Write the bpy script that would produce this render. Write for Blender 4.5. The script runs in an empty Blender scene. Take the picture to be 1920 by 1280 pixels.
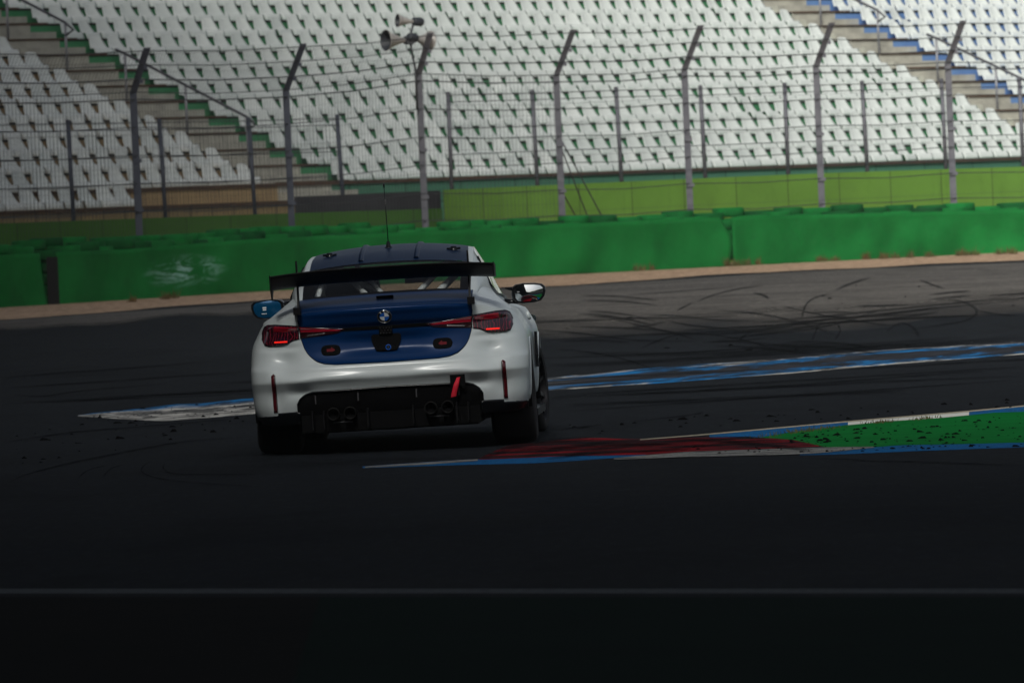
import bpy, math, random
import numpy as np
from mathutils import Vector, Matrix
R = math.radians
random.seed(7); rng = np.random.RandomState(7)
sc = bpy.context.scene

# ------------------------------------------------------------------ camera
F = 16000.0; CAM_H = 1.445; PITCH = R(0.702); ROLL = R(2.5)
fw = Vector((0, math.cos(PITCH), -math.sin(PITCH)))
up = Vector((0, math.sin(PITCH), math.cos(PITCH)))
cr = math.cos(ROLL) * Vector((1, 0, 0)) - math.sin(ROLL) * up
cu = math.sin(ROLL) * Vector((1, 0, 0)) + math.cos(ROLL) * up
cam_d = bpy.data.cameras.new('camera'); cam = bpy.data.objects.new('camera', cam_d)
sc.collection.objects.link(cam)
m = Matrix((cr, cu, -fw)).transposed().to_4x4(); m.translation = (0, 0, CAM_H)
cam.matrix_world = m
cam_d.sensor_width = 36.0; cam_d.lens = F / 1920 * 36.0
cam_d.clip_start = 1.0; cam_d.clip_end = 3000.0
cam_d.dof.use_dof = True; cam_d.dof.focus_distance = 58.8; cam_d.dof.aperture_fstop = 11.0
sc.camera = cam

# ------------------------------------------------------------------ light
SUN_EL = R(35.0); SUN_AZ = R(190.0)          # azimuth clockwise from +Y (view direction)
w = bpy.data.worlds.new('World'); sc.world = w; w.use_nodes = True
nt = w.node_tree; bg = nt.nodes['Background']
sky = nt.nodes.new('ShaderNodeTexSky'); sky.sky_type = 'NISHITA'; sky.sun_disc = False
sky.sun_elevation = SUN_EL; sky.sun_rotation = SUN_AZ; sky.air_density = 1.0; sky.dust_density = 4.0; sky.ozone_density = 1.5
hs = nt.nodes.new('ShaderNodeHueSaturation'); hs.inputs['Saturation'].default_value = .5; nt.links.new(sky.outputs[0], hs.inputs['Color']); nt.links.new(hs.outputs[0], bg.inputs[0]); bg.inputs[1].default_value = 0.05
sl = bpy.data.lights.new('sun', 'SUN'); sl.energy = 3.7; sl.angle = R(20); sl.color = (1.0, 0.985, 0.93)
so = bpy.data.objects.new('sun', sl); sc.collection.objects.link(so)
sd = Vector((math.sin(SUN_AZ) * math.cos(SUN_EL), math.cos(SUN_AZ) * math.cos(SUN_EL), math.sin(SUN_EL)))
so.rotation_euler = sd.to_track_quat('Z', 'Y').to_euler(); so.location = sd * 300
vs = sc.view_settings; vs.view_transform = 'Standard'; vs.look = 'None'; vs.gamma = 1.0; vs.exposure = 0.42
sc.cycles.max_bounces = 8; sc.cycles.transparent_max_bounces = 16
sc.cycles.sample_clamp_indirect = 4.0

SHADE_BLOCKS = [(75, 135, -32, -9.1, 52), (18, 62, -32, -9.6, 30), (-24, -12, -70, 12, 54)]  # unseen blocks added to keep sun off the left side and foreground
# ------------------------------------------------------------------ helpers
def gz(Y):
    return 0.0 if Y < 60 else 0.0065 * (Y - 60)
def ray(px, py):
    return fw + cr * ((px - 960) / F) + cu * ((640 - py) / F)
def atY(px, py, Y):
    d = ray(px, py); return Vector((0, 0, CAM_H)) + d * (Y / d.y)
def ong(px, py, dz=0.0):
    """ground point seen at a photo pixel"""
    d = ray(px, py); Y = 100.0
    t = (dz - CAM_H) / d.z
    if t > 0 and t * d.y < 60:
        return Vector((0, 0, CAM_H)) + d * t
    # CAM_H + d.z t = .0065 (d.y t - 60) + dz
    t = (-CAM_H - 0.39 + dz) / (d.z - 0.0065 * d.y)
    return Vector((0, 0, CAM_H)) + d * t
def build(name, V, Fc, mat, parent=None, smooth=False, uv=None, mats=None, midx=None):
    me = bpy.data.meshes.new(name); me.from_pydata([tuple(v) for v in V], [], [tuple(f) for f in Fc]); me.update()
    for mm in (mats or [mat]): me.materials.append(mm)
    if midx is not None: me.polygons.foreach_set('material_index', np.array(midx, dtype=np.int32))
    if smooth: me.polygons.foreach_set('use_smooth', [True] * len(me.polygons))
    if uv is not None:
        l = me.uv_layers.new(name='UVMap'); co = np.zeros(len(me.loops) * 2, dtype=np.float32)
        vi = np.zeros(len(me.loops), dtype=np.int32); me.loops.foreach_get('vertex_index', vi)
        co = np.array(uv, dtype=np.float32)[vi].ravel(); l.data.foreach_set('uv', co)
    o = bpy.data.objects.new(name, me); sc.collection.objects.link(o)
    if parent: o.parent = parent
    return o
def tag(o, label=None, cat=None, group=None, kind=None):
    if label: o['label'] = label
    if cat: o['category'] = cat
    if group: o['group'] = group
    if kind: o['kind'] = kind
    return o
def empty(name, loc, label, cat, group=None):
    o = bpy.data.objects.new(name, None); sc.collection.objects.link(o); o.location = loc
    return tag(o, label, cat, group)
class MB:
    def __init__(s): s.V = []; s.F = []
    def add(s, V, Fc):
        b = len(s.V); s.V += [Vector(v) for v in V]; s.F += [tuple(i + b for i in f) for f in Fc]; return s
    def box(s, c, d, M=None):
        x, y, z = d[0] / 2, d[1] / 2, d[2] / 2; c = Vector(c)
        P = [Vector((a * x, b * y, e * z)) for a in (-1, 1) for b in (-1, 1) for e in (-1, 1)]
        if M is not None: P = [M @ p for p in P]
        return s.add([c + p for p in P], [(0, 1, 3, 2), (4, 6, 7, 5), (0, 4, 5, 1), (2, 3, 7, 6), (0, 2, 6, 4), (1, 5, 7, 3)])
    def tube(s, pts, r, n=8, cap=True):
        pts = [Vector(p) for p in pts]; rs = r if isinstance(r, (list, tuple)) else [r] * len(pts)
        b = len(s.V); prev = None
        for i, p in enumerate(pts):
            d = (pts[min(i + 1, len(pts) - 1)] - pts[max(i - 1, 0)]).normalized()
            if prev is None:
                a = d.orthogonal().normalized()
            else:
                a = (prev - d * prev.dot(d)).normalized()
            prev = a; c = d.cross(a)
            for k in range(n):
                t = 2 * math.pi * k / n
                s.V.append(p + (a * math.cos(t) + c * math.sin(t)) * rs[i])
        for i in range(len(pts) - 1):
            for k in range(n):
                k2 = (k + 1) % n
                s.F.append((b + i * n + k, b + i * n + k2, b + (i + 1) * n + k2, b + (i + 1) * n + k))
        if cap:
            s.F.append(tuple(b + k for k in range(n))[::-1]); s.F.append(tuple(b + (len(pts) - 1) * n + k for k in range(n)))
        return s
    def lathe(s, prof, n=32, M=None, close=False):
        """prof (r, h) around local z"""
        b = len(s.V); M = M or Matrix.Identity(4)
        for r_, h in prof:
            for k in range(n):
                t = 2 * math.pi * k / n
                s.V.append(M @ Vector((r_ * math.cos(t), r_ * math.sin(t), h)))
        m_ = len(prof)
        for i in range(m_ if close else m_ - 1):
            for k in range(n):
                k2 = (k + 1) % n; j = (i + 1) % m_
                s.F.append((b + i * n + k, b + i * n + k2, b + j * n + k2, b + j * n + k))
        return s
    def build(s, name, mat, parent=None, smooth=False): return build(name, s.V, s.F, mat, parent, smooth)
def grid_faces(nr, nc, base=0, flip=False):
    f = []
    for i in range(nr - 1):
        for j in range(nc - 1):
            a = base + i * nc + j; q = (a, a + 1, a + nc + 1, a + nc)
            f.append(q[::-1] if flip else q)
    return f
def pchip(xs, ys):
    xs = np.array(xs, float); ys = np.array(ys, float); h = np.diff(xs); dl = np.diff(ys) / h
    mm = np.zeros(len(xs)); mm[0] = dl[0]; mm[-1] = dl[-1]
    for i in range(1, len(xs) - 1):
        if dl[i - 1] * dl[i] > 0:
            w1 = 2 * h[i] + h[i - 1]; w2 = h[i] + 2 * h[i - 1]
            mm[i] = (w1 + w2) / (w1 / dl[i - 1] + w2 / dl[i])
    def f(x):
        x = min(max(x, xs[0]), xs[-1]); i = int(min(max(np.searchsorted(xs, x) - 1, 0), len(xs) - 2))
        t = (x - xs[i]) / h[i]
        return float((2*t**3-3*t**2+1)*ys[i] + (t**3-2*t**2+t)*h[i]*mm[i] + (-2*t**3+3*t**2)*ys[i+1] + (t**3-t**2)*h[i]*mm[i+1])
    return f

# ------------------------------------------------------------------ materials
class NG:
    def __init__(s, name):
        s.m = bpy.data.materials.new(name); s.m.use_nodes = True; s.nt = s.m.node_tree
        s.b = s.nt.nodes['Principled BSDF']; s.out = s.nt.nodes['Material Output']
    def n(s, t, **k):
        o = s.nt.nodes.new(t)
        for a, v in k.items(): setattr(o, a, v)
        return o
    def l(s, a, b): s.nt.links.new(a, b)
    def coord(s, which='Object', scale=(1, 1, 1)):
        t = s.n('ShaderNodeTexCoord'); mp = s.n('ShaderNodeMapping'); mp.inputs['Scale'].default_value = scale
        s.l(t.outputs[which], mp.inputs[0]); return mp.outputs[0]
    def noise(s, vec, scale, detail=4, rough=.55, dist=0):
        t = s.n('ShaderNodeTexNoise'); t.inputs['Scale'].default_value = scale; t.inputs['Detail'].default_value = detail
        t.inputs['Roughness'].default_value = rough; t.inputs['Distortion'].default_value = dist
        s.l(vec, t.inputs['Vector']); return t.outputs['Fac']
    def ramp(s, fac, stops, interp='LINEAR'):
        r = s.n('ShaderNodeValToRGB'); r.color_ramp.interpolation = interp; e = r.color_ramp.elements
        while len(e) < len(stops): e.new(0.5)
        for el, (p, c) in zip(e, stops):
            el.position = p; el.color = (c, c, c, 1) if isinstance(c, (int, float)) else (*c, 1)
        s.l(fac, r.inputs[0]); return r.outputs[0]
    def mix(s, fac, a, b, mode='MIX'):
        x = s.n('ShaderNodeMix', data_type='RGBA', blend_type=mode)
        for sock, v in ((x.inputs['Factor'], fac), (x.inputs['A'], a), (x.inputs['B'], b)):
            if isinstance(v, (int, float)): sock.default_value = v
            elif isinstance(v, tuple): sock.default_value = (*v, 1) if len(v) == 3 else v
            else: s.l(v, sock)
        return x.outputs['Result']
    def math(s, op, a, b=0.0):
        x = s.n('ShaderNodeMath', operation=op)
        for i, v in enumerate((a, b)):
            if isinstance(v, (int, float)): x.inputs[i].default_value = v
            else: s.l(v, x.inputs[i])
        return x.outputs[0]
    def col(s, c):
        i = s.b.inputs['Base Color']
        if isinstance(c, tuple): i.default_value = (*c, 1)
        else: s.l(c, i)
        return s
    def set(s, **k):
        nm = {'rough': 'Roughness', 'metal': 'Metallic', 'coat': 'Coat Weight', 'coatr': 'Coat Roughness', 'spec': 'Specular IOR Level', 'alpha': 'Alpha',
              'trans': 'Transmission Weight', 'ior': 'IOR', 'es': 'Emission Strength'}
        for a, v in k.items():
            i = s.b.inputs[nm[a]]
            if isinstance(v, (int, float)): i.default_value = v
            else: s.l(v, i)
        return s
    def bump(s, h, strength=.3, dist=.01):
        b = s.n('ShaderNodeBump'); b.inputs['Strength'].default_value = strength; b.inputs['Distance'].default_value = dist
        s.l(h, b.inputs['Height']); s.l(b.outputs[0], s.b.inputs['Normal']); return s

def mottled(name, c1, c2, scale=3, rough=.6, sc3=(1, 1, 1), bump=0, **k):
    g = NG(name); v = g.coord('Object', sc3); n = g.noise(v, scale, 6, .6)
    g.col(g.mix(g.ramp(n, [(.3, 0.0), (.7, 1.0)]), c1, c2)).set(rough=rough, **k)
    if bump: g.bump(n, bump, .01)
    return g.m
def plain(name, c, **k):
    g = NG(name); v = g.coord('Object'); n = g.noise(v, 25, 3)
    g.col(g.mix(g.math('MULTIPLY', n, .25), c, tuple(x * .7 for x in c))).set(**k); return g.m

def asphalt(name, c, streak=(.22, .6, 1), fade=False):
    g = NG(name); v = g.coord('Object'); vs_ = g.coord('Object', streak)
    n1 = g.noise(v, .25, 5, .6); n2 = g.noise(vs_, .9, 6, .65, .6); n3 = g.noise(v, 45, 3, .7)
    lo = tuple(x * .50 for x in c); hi = tuple(x * 1.6 for x in c)
    a = g.mix(g.ramp(n2, [(.32, 0.0), (.68, 1.0)]), lo, hi)
    a = g.mix(g.math('MULTIPLY', n1, .5), a, c)
    a = g.mix(g.ramp(n3, [(.35, .45), (.75, 0.0)]), a, tuple(x * .4 for x in c))
    n4 = g.noise(g.coord('Object', (16, 2.2, 1)), 1.0, 5, .75); n5 = g.noise(g.coord('Object', (.9, .22, 1)), 1.0, 5, .65, .8)
    a = g.mix(g.ramp(n4, [(.52, 0.0), (.78, .55)]), a, tuple(x * 2.6 for x in c)); a = g.mix(g.ramp(n4, [(.25, .6), (.46, 0.0)]), a, tuple(x * .35 for x in c))
    a = g.mix(g.ramp(n5, [(.50, 0.0), (.72, .6)]), a, tuple(x * .30 for x in c))
    g.col(a).set(rough=g.ramp(n2, [(.3, .8), (.7, .95)]), spec=.05).bump(n3, .5, .01)
    if fade:
        t = g.n('ShaderNodeSeparateXYZ'); g.l(g.coord('UV'), t.inputs[0]); nz_ = g.noise(g.coord('Object', (.5, .12, 1)), 1.0, 6, .7)
        g.set(alpha=g.ramp(g.math('ADD', t.outputs[1], g.math('MULTIPLY', nz_, .5)), [(.22, 0.0), (.62, 1.0)]))
    return g.m
M = {}
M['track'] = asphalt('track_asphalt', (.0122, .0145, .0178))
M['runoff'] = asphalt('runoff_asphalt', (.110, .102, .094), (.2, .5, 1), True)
def mk_skid():
    g = NG('rubber_mark'); v = g.coord('UV', (1, 1, 1)); v2 = g.coord('Object', (1, 1, 1))
    t = g.n('ShaderNodeSeparateXYZ'); g.l(v, t.inputs[0])
    edge = g.math('SUBTRACT', 1.0, g.math('ABSOLUTE', g.math('SUBTRACT', g.math('MULTIPLY', t.outputs[1], 2.0), 1.0)))
    n = g.noise(v2, 2.2, 5, .7); ends = g.math('MULTIPLY', g.math('MULTIPLY', t.outputs[0], g.math('SUBTRACT', 1.0, t.outputs[0])), 5.0)
    a = g.math('MULTIPLY', g.ramp(edge, [(0.0, 0.0), (.7, 1.0)]), g.ramp(n, [(.32, .15), (.62, 1.0)]))
    a = g.math('MULTIPLY', g.math('MINIMUM', ends, 1.0), a)
    g.col((.007, .008, .010)).set(rough=1.0, spec=.04, alpha=g.math('MULTIPLY', a, .8)); return g.m
M['skid'] = mk_skid()
def gravel():
    g = NG('gravel'); v = g.coord('Object', (1, .5, 1))
    vo = g.n('ShaderNodeTexVoronoi'); vo.inputs['Scale'].default_value = 9; g.l(v, vo.inputs['Vector'])
    n = g.noise(v, 3, 6, .7)
    a = g.mix(vo.outputs['Distance'], (.74, .52, .35), (.30, .19, .12))
    a = g.mix(g.ramp(n, [(.35, .6), (.6, 0.0)]), a, (.24, .16, .10))
    g.col(a).set(rough=.95, spec=.1).bump(vo.outputs['Distance'], 1.0, .06); return g.m
M['gravel'] = gravel()
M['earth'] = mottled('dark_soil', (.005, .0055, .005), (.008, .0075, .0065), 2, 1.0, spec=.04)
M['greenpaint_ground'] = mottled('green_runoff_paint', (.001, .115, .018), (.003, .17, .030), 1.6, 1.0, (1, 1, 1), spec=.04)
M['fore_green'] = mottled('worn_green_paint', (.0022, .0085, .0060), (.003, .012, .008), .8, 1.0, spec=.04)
def worn(name, c, dark=(.02, .022, .026), lo=.38, hi=.56, sc3=(.5, 5, 1), scale=1.4, fine=(.45, .55)):
    g = NG(name); v = g.coord('Object', sc3); n = g.noise(v, scale, 8, .72, .5)
    n2 = g.noise(g.coord('Object'), 22, 4, .8)
    k = g.math('MULTIPLY', g.ramp(n, [(lo, 0.0), (hi, 1.0)]), g.ramp(n2, [(fine[0] - .12, .25), (fine[1], 1.0)]))
    g.col(g.mix(k, dark, c)).set(rough=1.0, spec=.04); return g.m
M['kwhite'] = worn('worn_white_paint', (.42, .42, .40), lo=.40, hi=.60, sc3=(1.5, 8, 1))
M['kwhiteclean'] = worn('white_kerb_paint', (.62, .63, .58), lo=.05, hi=.12, fine=(.30, .40), sc3=(1.5, 6, 1))
M['kcream'] = worn('cream_line_paint', (.45, .40, .30), lo=.2, hi=.3)
M['kblue'] = worn('worn_blue_paint', (.005, .13, .36), lo=.34, hi=.50, sc3=(1, 8, 1))
M['kred'] = worn('rubbered_red_paint', (.30, .003, .010), dark=(.010, .008, .010), lo=.45, hi=.60, sc3=(.8, 1.6, 1), scale=1.1)
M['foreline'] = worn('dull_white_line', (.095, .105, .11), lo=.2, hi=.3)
def far_strip():
    g = NG('worn_far_strip'); uv = g.coord('UV'); t = g.n('ShaderNodeSeparateXYZ'); g.l(uv, t.inputs[0])
    v = g.coord('UV', (11, 2.0, 1)); nw = g.noise(v, 1.0, 7, .68, 1.0); v3 = g.coord('UV', (26, 6, 1)); n3 = g.noise(v3, 1.0, 6, .7, 1.0)
    y = g.math('ADD', t.outputs[1], g.math('MULTIPLY', g.math('SUBTRACT', nw, .5), 1.1))
    W, B, D = (.50, .49, .46), (.012, .15, .38), (.035, .038, .048)
    right = g.ramp(y, [(0.0, W), (.07, W), (.13, B), (.27, B), (.36, D), (.66, D), (.74, B), (.86, B), (.93, W), (1.0, D)])
    left = g.ramp(y, [(0.0, W), (.38, W), (.46, D), (.56, W), (.70, W), (.86, B), (1.0, B)])
    sel = g.ramp(t.outputs[0], [(.28, 0.0), (.42, 1.0)])
    c = g.mix(sel, left, right)
    wear = g.math('MULTIPLY', g.ramp(n3, [(.44, 1.0), (.60, 0.0)]), g.ramp(t.outputs[0], [(0.0, .8), (.5, .95), (1.0, .9)]))
    g.col(g.mix(wear, c, (.018, .020, .023))).set(rough=1.0, spec=.04); return g.m
M['farstrip'] = far_strip()

# ------------------------------------------------------------------ ground
def gsheet(name, outline_rows, mat, dz, kind='structure', uv=False):
    """outline_rows: list of (far_xy, near_xy) world-plan pairs -> strip following the terrain"""
    V = []; Fc = []; U = []
    nn = 7; n = len(outline_rows); L = 0
    for i, (a, b) in enumerate(outline_rows):
        if i: L += (Vector(outline_rows[i][1][:2]) - Vector(outline_rows[i - 1][1][:2])).length
        for j in range(nn):
            t = j / (nn - 1); x = b[0] + (a[0] - b[0]) * t; y = b[1] + (a[1] - b[1]) * t
            V.append((x, y, gz(y) + dz)); U.append((L, t))
    U = [(u / max(L, 1e-6), t) for u, t in U]
    Fc = grid_faces(n, nn)
    o = build(name, V, Fc, mat, uv=U); return tag(o, kind=kind) if kind else o
def pxstrip(name, top, bot, mat, dz, n=40, kind='structure'):
    """top / bot: pixel polylines on the ground, resampled over a shared x range"""
    tx, ty = zip(*top); bx, by = zip(*bot)
    rows = []
    for i in range(n):
        t = i / (n - 1); xa = tx[0] + (tx[-1] - tx[0]) * t; xb = bx[0] + (bx[-1] - bx[0]) * t
        a = ong(xa, float(np.interp(xa, tx, ty)), dz); b = ong(xb, float(np.interp(xb, bx, by)), dz)
        rows.append((a, b))
    return gsheet(name, rows, mat, dz, kind)
# base sheet to the horizon
V = []; ys = [-600, -100, 0, 60] + [60 + 10 * i for i in range(1, 19)] + [260, 300, 500, 1500]
for y in ys:
    for x in (-900, -200, -60, -20, 0, 20, 60, 200, 900): V.append((x, y, gz(min(y, 250))))
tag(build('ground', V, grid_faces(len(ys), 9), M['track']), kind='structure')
# lighter old tarmac of the outer run-off beyond the racing line
def wob(px, amp): return amp * math.sin(px * .013) + amp * .6 * math.sin(px * .031 + 1)
pts = list(range(-900, 2900, 60))
pxstrip('runoff_apron', [(p, np.interp(p, [-900, 0, 640, 1060, 1500, 1900, 2900], [632, 601, 556, 537, 509, 492, 450])) for p in pts],
        [(p, np.interp(p, [-900, 0, 500, 1060, 1500, 1900, 2900], [650, 618, 590, 632, 622, 590, 540]) + wob(p, 5)) for p in pts], M['runoff'], .0020, 120)
pxstrip('gravel_strip', [(p, np.interp(p, [-900, 0, 250, 480, 950, 1060, 1300, 1500, 1900, 2900], [605, 570, 556, 536, 508, 503, 493, 481, 466, 425])) for p in pts],
        [(p, np.interp(p, [-900, 0, 640, 1060, 1500, 1900, 2900], [634, 599, 552, 534, 506, 489, 447]) + wob(p, 1.2)) for p in pts], M['gravel'], .005, 120)
# foreground: white edge line, green paint and bare soil under the camera's side of the track
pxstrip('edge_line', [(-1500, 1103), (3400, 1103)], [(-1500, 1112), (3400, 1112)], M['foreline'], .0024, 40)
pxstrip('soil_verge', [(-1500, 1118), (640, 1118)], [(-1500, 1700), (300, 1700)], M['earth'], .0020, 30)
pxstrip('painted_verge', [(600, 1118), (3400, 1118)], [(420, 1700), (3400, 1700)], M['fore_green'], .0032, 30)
# far worn strip (runs on behind the car)
top = [(146, 778), (193, 771.7), (273, 765), (325, 757.5), (375, 756), (479, 745), (750, 728), (1024, 709), (1129, 698), (1240, 688), (1431, 674), (1613, 659), (1920, 639), (2500, 600)]
bot = [(146, 780), (193, 783), (260, 787), (307, 789), (391, 783), (479, 775), (750, 752), (1024, 732), (1240, 718), (1479, 700), (1671, 683), (1920, 664), (2500, 622)]
pxstrip('painted_strip', top, bot, M['farstrip'], .0020, 90)
# inner kerb group
pxstrip('kerb_line_blue', [(680, 874), (809, 865), (964, 856), (1190, 849), (1209, 851)], [(680, 877), (874, 871), (1000, 868), (1083, 863), (1215, 854)], M['kblue'], .0020, 40)
pxstrip('kerb_line_white', [(684, 874), (800, 866), (896, 860)], [(684, 876.5), (800, 870.5), (896, 863.5)], M['kwhite'], .0032, 20)
pxstrip('kerb_blue_right', [(1500, 845), (1639, 838), (1733, 831), (1804, 830), (1920, 828), (2500, 812)], [(1500, 853), (1574, 851.4), (1720, 845), (1920, 838), (2500, 822)], M['kblue'], .0020, 40)
pxstrip('kerb_red', [(896, 860), (948, 836), (1003, 829), (1100, 820), (1184, 823), (1300, 820), (1400, 818), (1487, 824), (1545, 837)],
        [(900, 861), (1067, 854), (1197, 852), (1319, 848), (1413, 845), (1500, 842), (1545, 838.5)], M['kred'], .0042, 70)
pxstrip('kerb_green', [(1423, 818), (1481, 809.4), (1590, 795), (1671, 788), (1823, 777), (1865, 772), (1920, 770.7), (2500, 725)],
        [(1423, 820), (1487, 826), (1545, 838.5), (1639, 838), (1687, 834), (1804, 832), (1920, 829), (2500, 813)], M['greenpaint_ground'], .0032, 60)
pxstrip('kerb_white_low', [(1151, 858), (1293, 846), (1423, 842), (1545, 838), (1639, 836.5)], [(1151, 861), (1300, 856), (1381, 854), (1526, 850), (1639, 838.5)], M['kwhite'], .0052, 50)
pxstrip('kerb_cream_line', [(1200, 823), (1300, 815), (1397, 806.3), (1581, 789.5), (1817, 769.5), (1920, 759.5), (2500, 705)],
        [(1200, 824.5), (1300, 817), (1397, 808.6), (1581, 791.8), (1817, 771.8), (1920, 761.8), (2500, 707)], M['kcream'], .0052, 50)
pxstrip('kerb_blue_top', [(1330, 815.2), (1397, 809), (1590, 791.2)], [(1330, 820), (1423, 820), (1481, 810), (1590, 796)], M['kblue'], .0042, 30)
pxstrip('kerb_white_top', [(1590, 791.2), (1817, 772)], [(1590, 796.5), (1671, 789), (1757, 783.5), (1817, 778)], M['kwhiteclean'], .0042, 30)
pxstrip('kerb_blue_end', [(1817, 772), (1920, 762), (2500, 707)], [(1817, 778), (1865, 773), (1920, 771.5), (2500, 726)], M['kblue'], .0042, 30)

# tyre marks
def ribbon(pts, wpx, V, Fc, U, dz=.0055):
    P = [Vector(p) for p in pts]; n = max(10, 6 * len(P)); S = []
    for i in range(n):
        t = i / (n - 1) * (len(P) - 1); k = min(int(t), len(P) - 2); f = t - k
        p0 = P[max(k - 1, 0)]; p1 = P[k]; p2 = P[k + 1]; p3 = P[min(k + 2, len(P) - 1)]
        S.append(.5 * ((2 * p1) + (p2 - p0) * f + (2 * p0 - 5 * p1 + 4 * p2 - p3) * f * f + (3 * p1 - p0 - 3 * p2 + p3) * f ** 3))
    b = len(V); hw = .9 + 2.2 * wpx
    for i, p in enumerate(S):
        d = (S[min(i + 1, n - 1)] - S[max(i - 1, 0)]); d = Vector((d.x, d.y)).normalized(); nn = Vector((-d.y * 1.6, d.x)) * hw
        for sgn, v in ((-1, 0), (1, 1)):
            q = ong(p.x + sgn * nn.x, p.y + sgn * nn.y, dz); V.append((q.x, q.y, gz(q.y) + dz)); U.append((i / (n - 1), v))
    Fc += grid_faces(n, 2, b)
V, Fc, U = [], [], []
z5 = lambda l: [(1000 + x / 2.087, 520 + y / 2.087) for x, y in l]
marks = [([(640, 95), (700, 70), (800, 45), (900, 32)], .5), ([(420, 145), (560, 150), (700, 165), (870, 170)], .45), ([(510, 165), (600, 185), (750, 200), (860, 212), (1000, 200)], .6),
         ([(860, 60), (900, 70), (925, 85)], .9), ([(1050, 160), (1065, 110), (1100, 80), (1160, 65)], .45), ([(1180, 50), (1240, 25), (1320, 0)], .9),
         ([(960, 105), (1050, 130), (1150, 150), (1300, 175), (1400, 190)], .4), ([(1510, 8), (1560, 28), (1610, 45)], .7), ([(1590, 85), (1680, 95), (1735, 130), (1700, 165), (1600, 185), (1500, 200)], .7),
         ([(1380, 215), (1410, 190), (1450, 180), (1490, 200), (1510, 240)], .9), ([(880, 175), (1100, 155), (1400, 125), (1700, 95), (1900, 75)], .5), ([(740, 205), (1000, 180), (1300, 150), (1600, 118), (1900, 90)], .35),
         ([(1740, 130), (1820, 145), (1900, 150)], .9), ([(380, 180), (520, 210), (640, 245)], .6), ([(420, 280), (480, 250), (560, 225), (640, 218)], .5), ([(100, 250), (250, 245), (380, 255)], .8),
         ([(0, 205), (200, 220), (400, 245), (650, 250)], .6), ([(150, 300), (500, 300), (850, 290), (1300, 265), (1700, 235)], 2.2), ([(40, 345), (400, 330), (900, 300), (1500, 265), (1900, 235)], 2.0),
         ([(300, 160), (450, 195), (600, 230)], .4), ([(560, 130), (600, 110), (620, 100)], .6), ([(1090, 250), (1110, 200), (1130, 170)], .5), ([(1180, 245), (1200, 210), (1190, 180)], .4), ([(800, 250), (830, 225), (860, 210)], .4),
         ([(50, 470), (700, 440), (1300, 410), (1900, 385)], .9), ([(50, 420 + 45), (900, 410), (1900, 350)], .5), ([(100, 500), (800, 470), (1500, 440)], 1.2)]
for l, wd in marks: ribbon(z5(l), wd, V, Fc, U)
z4 = lambda l: [(x / 3.84, 680 + y / 3.84) for x, y in l]
for l, wd in [([(0, 110), (400, 75), (900, 40), (1500, -10)], .5), ([(0, 185), (500, 150), (1100, 110), (1800, 60)], .6), ([(100, 230), (300, 240), (600, 200), (1200, 150)], .3), ([(0, 580), (500, 500), (1100, 450), (1700, 400)], .35),
              ([(60, 860), (200, 800), (500, 720), (900, 640), (1300, 570), (1800, 530)], .4), ([(560, 830), (640, 770), (800, 730)], .12), ([(740, 820), (800, 760), (900, 730)], .12),
              ([(1100, 700), (1030, 745), (1030, 790), (1150, 830), (1400, 860), (1900, 890)], .14), ([(1190, 720), (1180, 760), (1300, 800), (1900, 800)], .14)]:
    ribbon(z4(l), wd, V, Fc, U)
for l, wd in [([(1150, 740), (1500, 720), (1900, 690)], .5), ([(1180, 790), (1290, 778), (1320, 772)], .3), ([(1050, 805), (1110, 797)], .25), ([(1080, 803), (1130, 795)], .2), ([(1060, 770), (1500, 740), (1900, 712)], .35), ([(1500, 858), (1750, 866), (1920, 872)], .25)]:
    ribbon(l, wd, V, Fc, U)
rs = np.random.RandomState(11)
for i in range(20):
    x0 = rs.uniform(1020, 1900); y0 = np.interp(x0, [1020, 1900], [rs.uniform(548, 690), rs.uniform(505, 625)]); L = rs.uniform(60, 260); sl_ = rs.uniform(-.16, .06); cv = rs.uniform(-.0012, .0012)
    wd_ = rs.uniform(.15, 1.1)
    for oy in ((0, 9) if i % 2 else (0,)): ribbon([(x0 + L * k / 4, y0 + oy + sl_ * L * k / 4 + cv * (L * k / 4) ** 2) for k in range(5)], wd_, V, Fc, U)
for i in range(16):
    x0 = rs.uniform(-100, 1700); y0 = rs.uniform(640, 760) - .04 * x0; L = rs.uniform(200, 700)
    ribbon([(x0 + L * k / 3, y0 - .045 * L * k / 3 + rs.uniform(-2, 2)) for k in range(4)], rs.uniform(.2, 1.1), V, Fc, U)
for l, wd in [([(905, 858), (960, 838), (1030, 826), (1120, 822)], 2.2), ([(980, 856), (1040, 842), (1120, 830), (1200, 826)], 1.8), ([(1060, 852), (1150, 838), (1260, 828), (1380, 822)], 2.4), ([(1180, 850), (1280, 838), (1400, 828), (1470, 826)], 1.6),
              ([(1250, 822), (1350, 826), (1460, 836), (1530, 846)], 1.6), ([(930, 846), (1060, 838), (1200, 834), (1330, 836)], 1.5), ([(1020, 860), (1100, 850), (1190, 845), (1300, 842)], 1.2)]:
    ribbon(l, wd, V, Fc, U, .0085)
tag(build('tyre_marks', V, Fc, M['skid'], uv=U), kind='structure')
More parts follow.
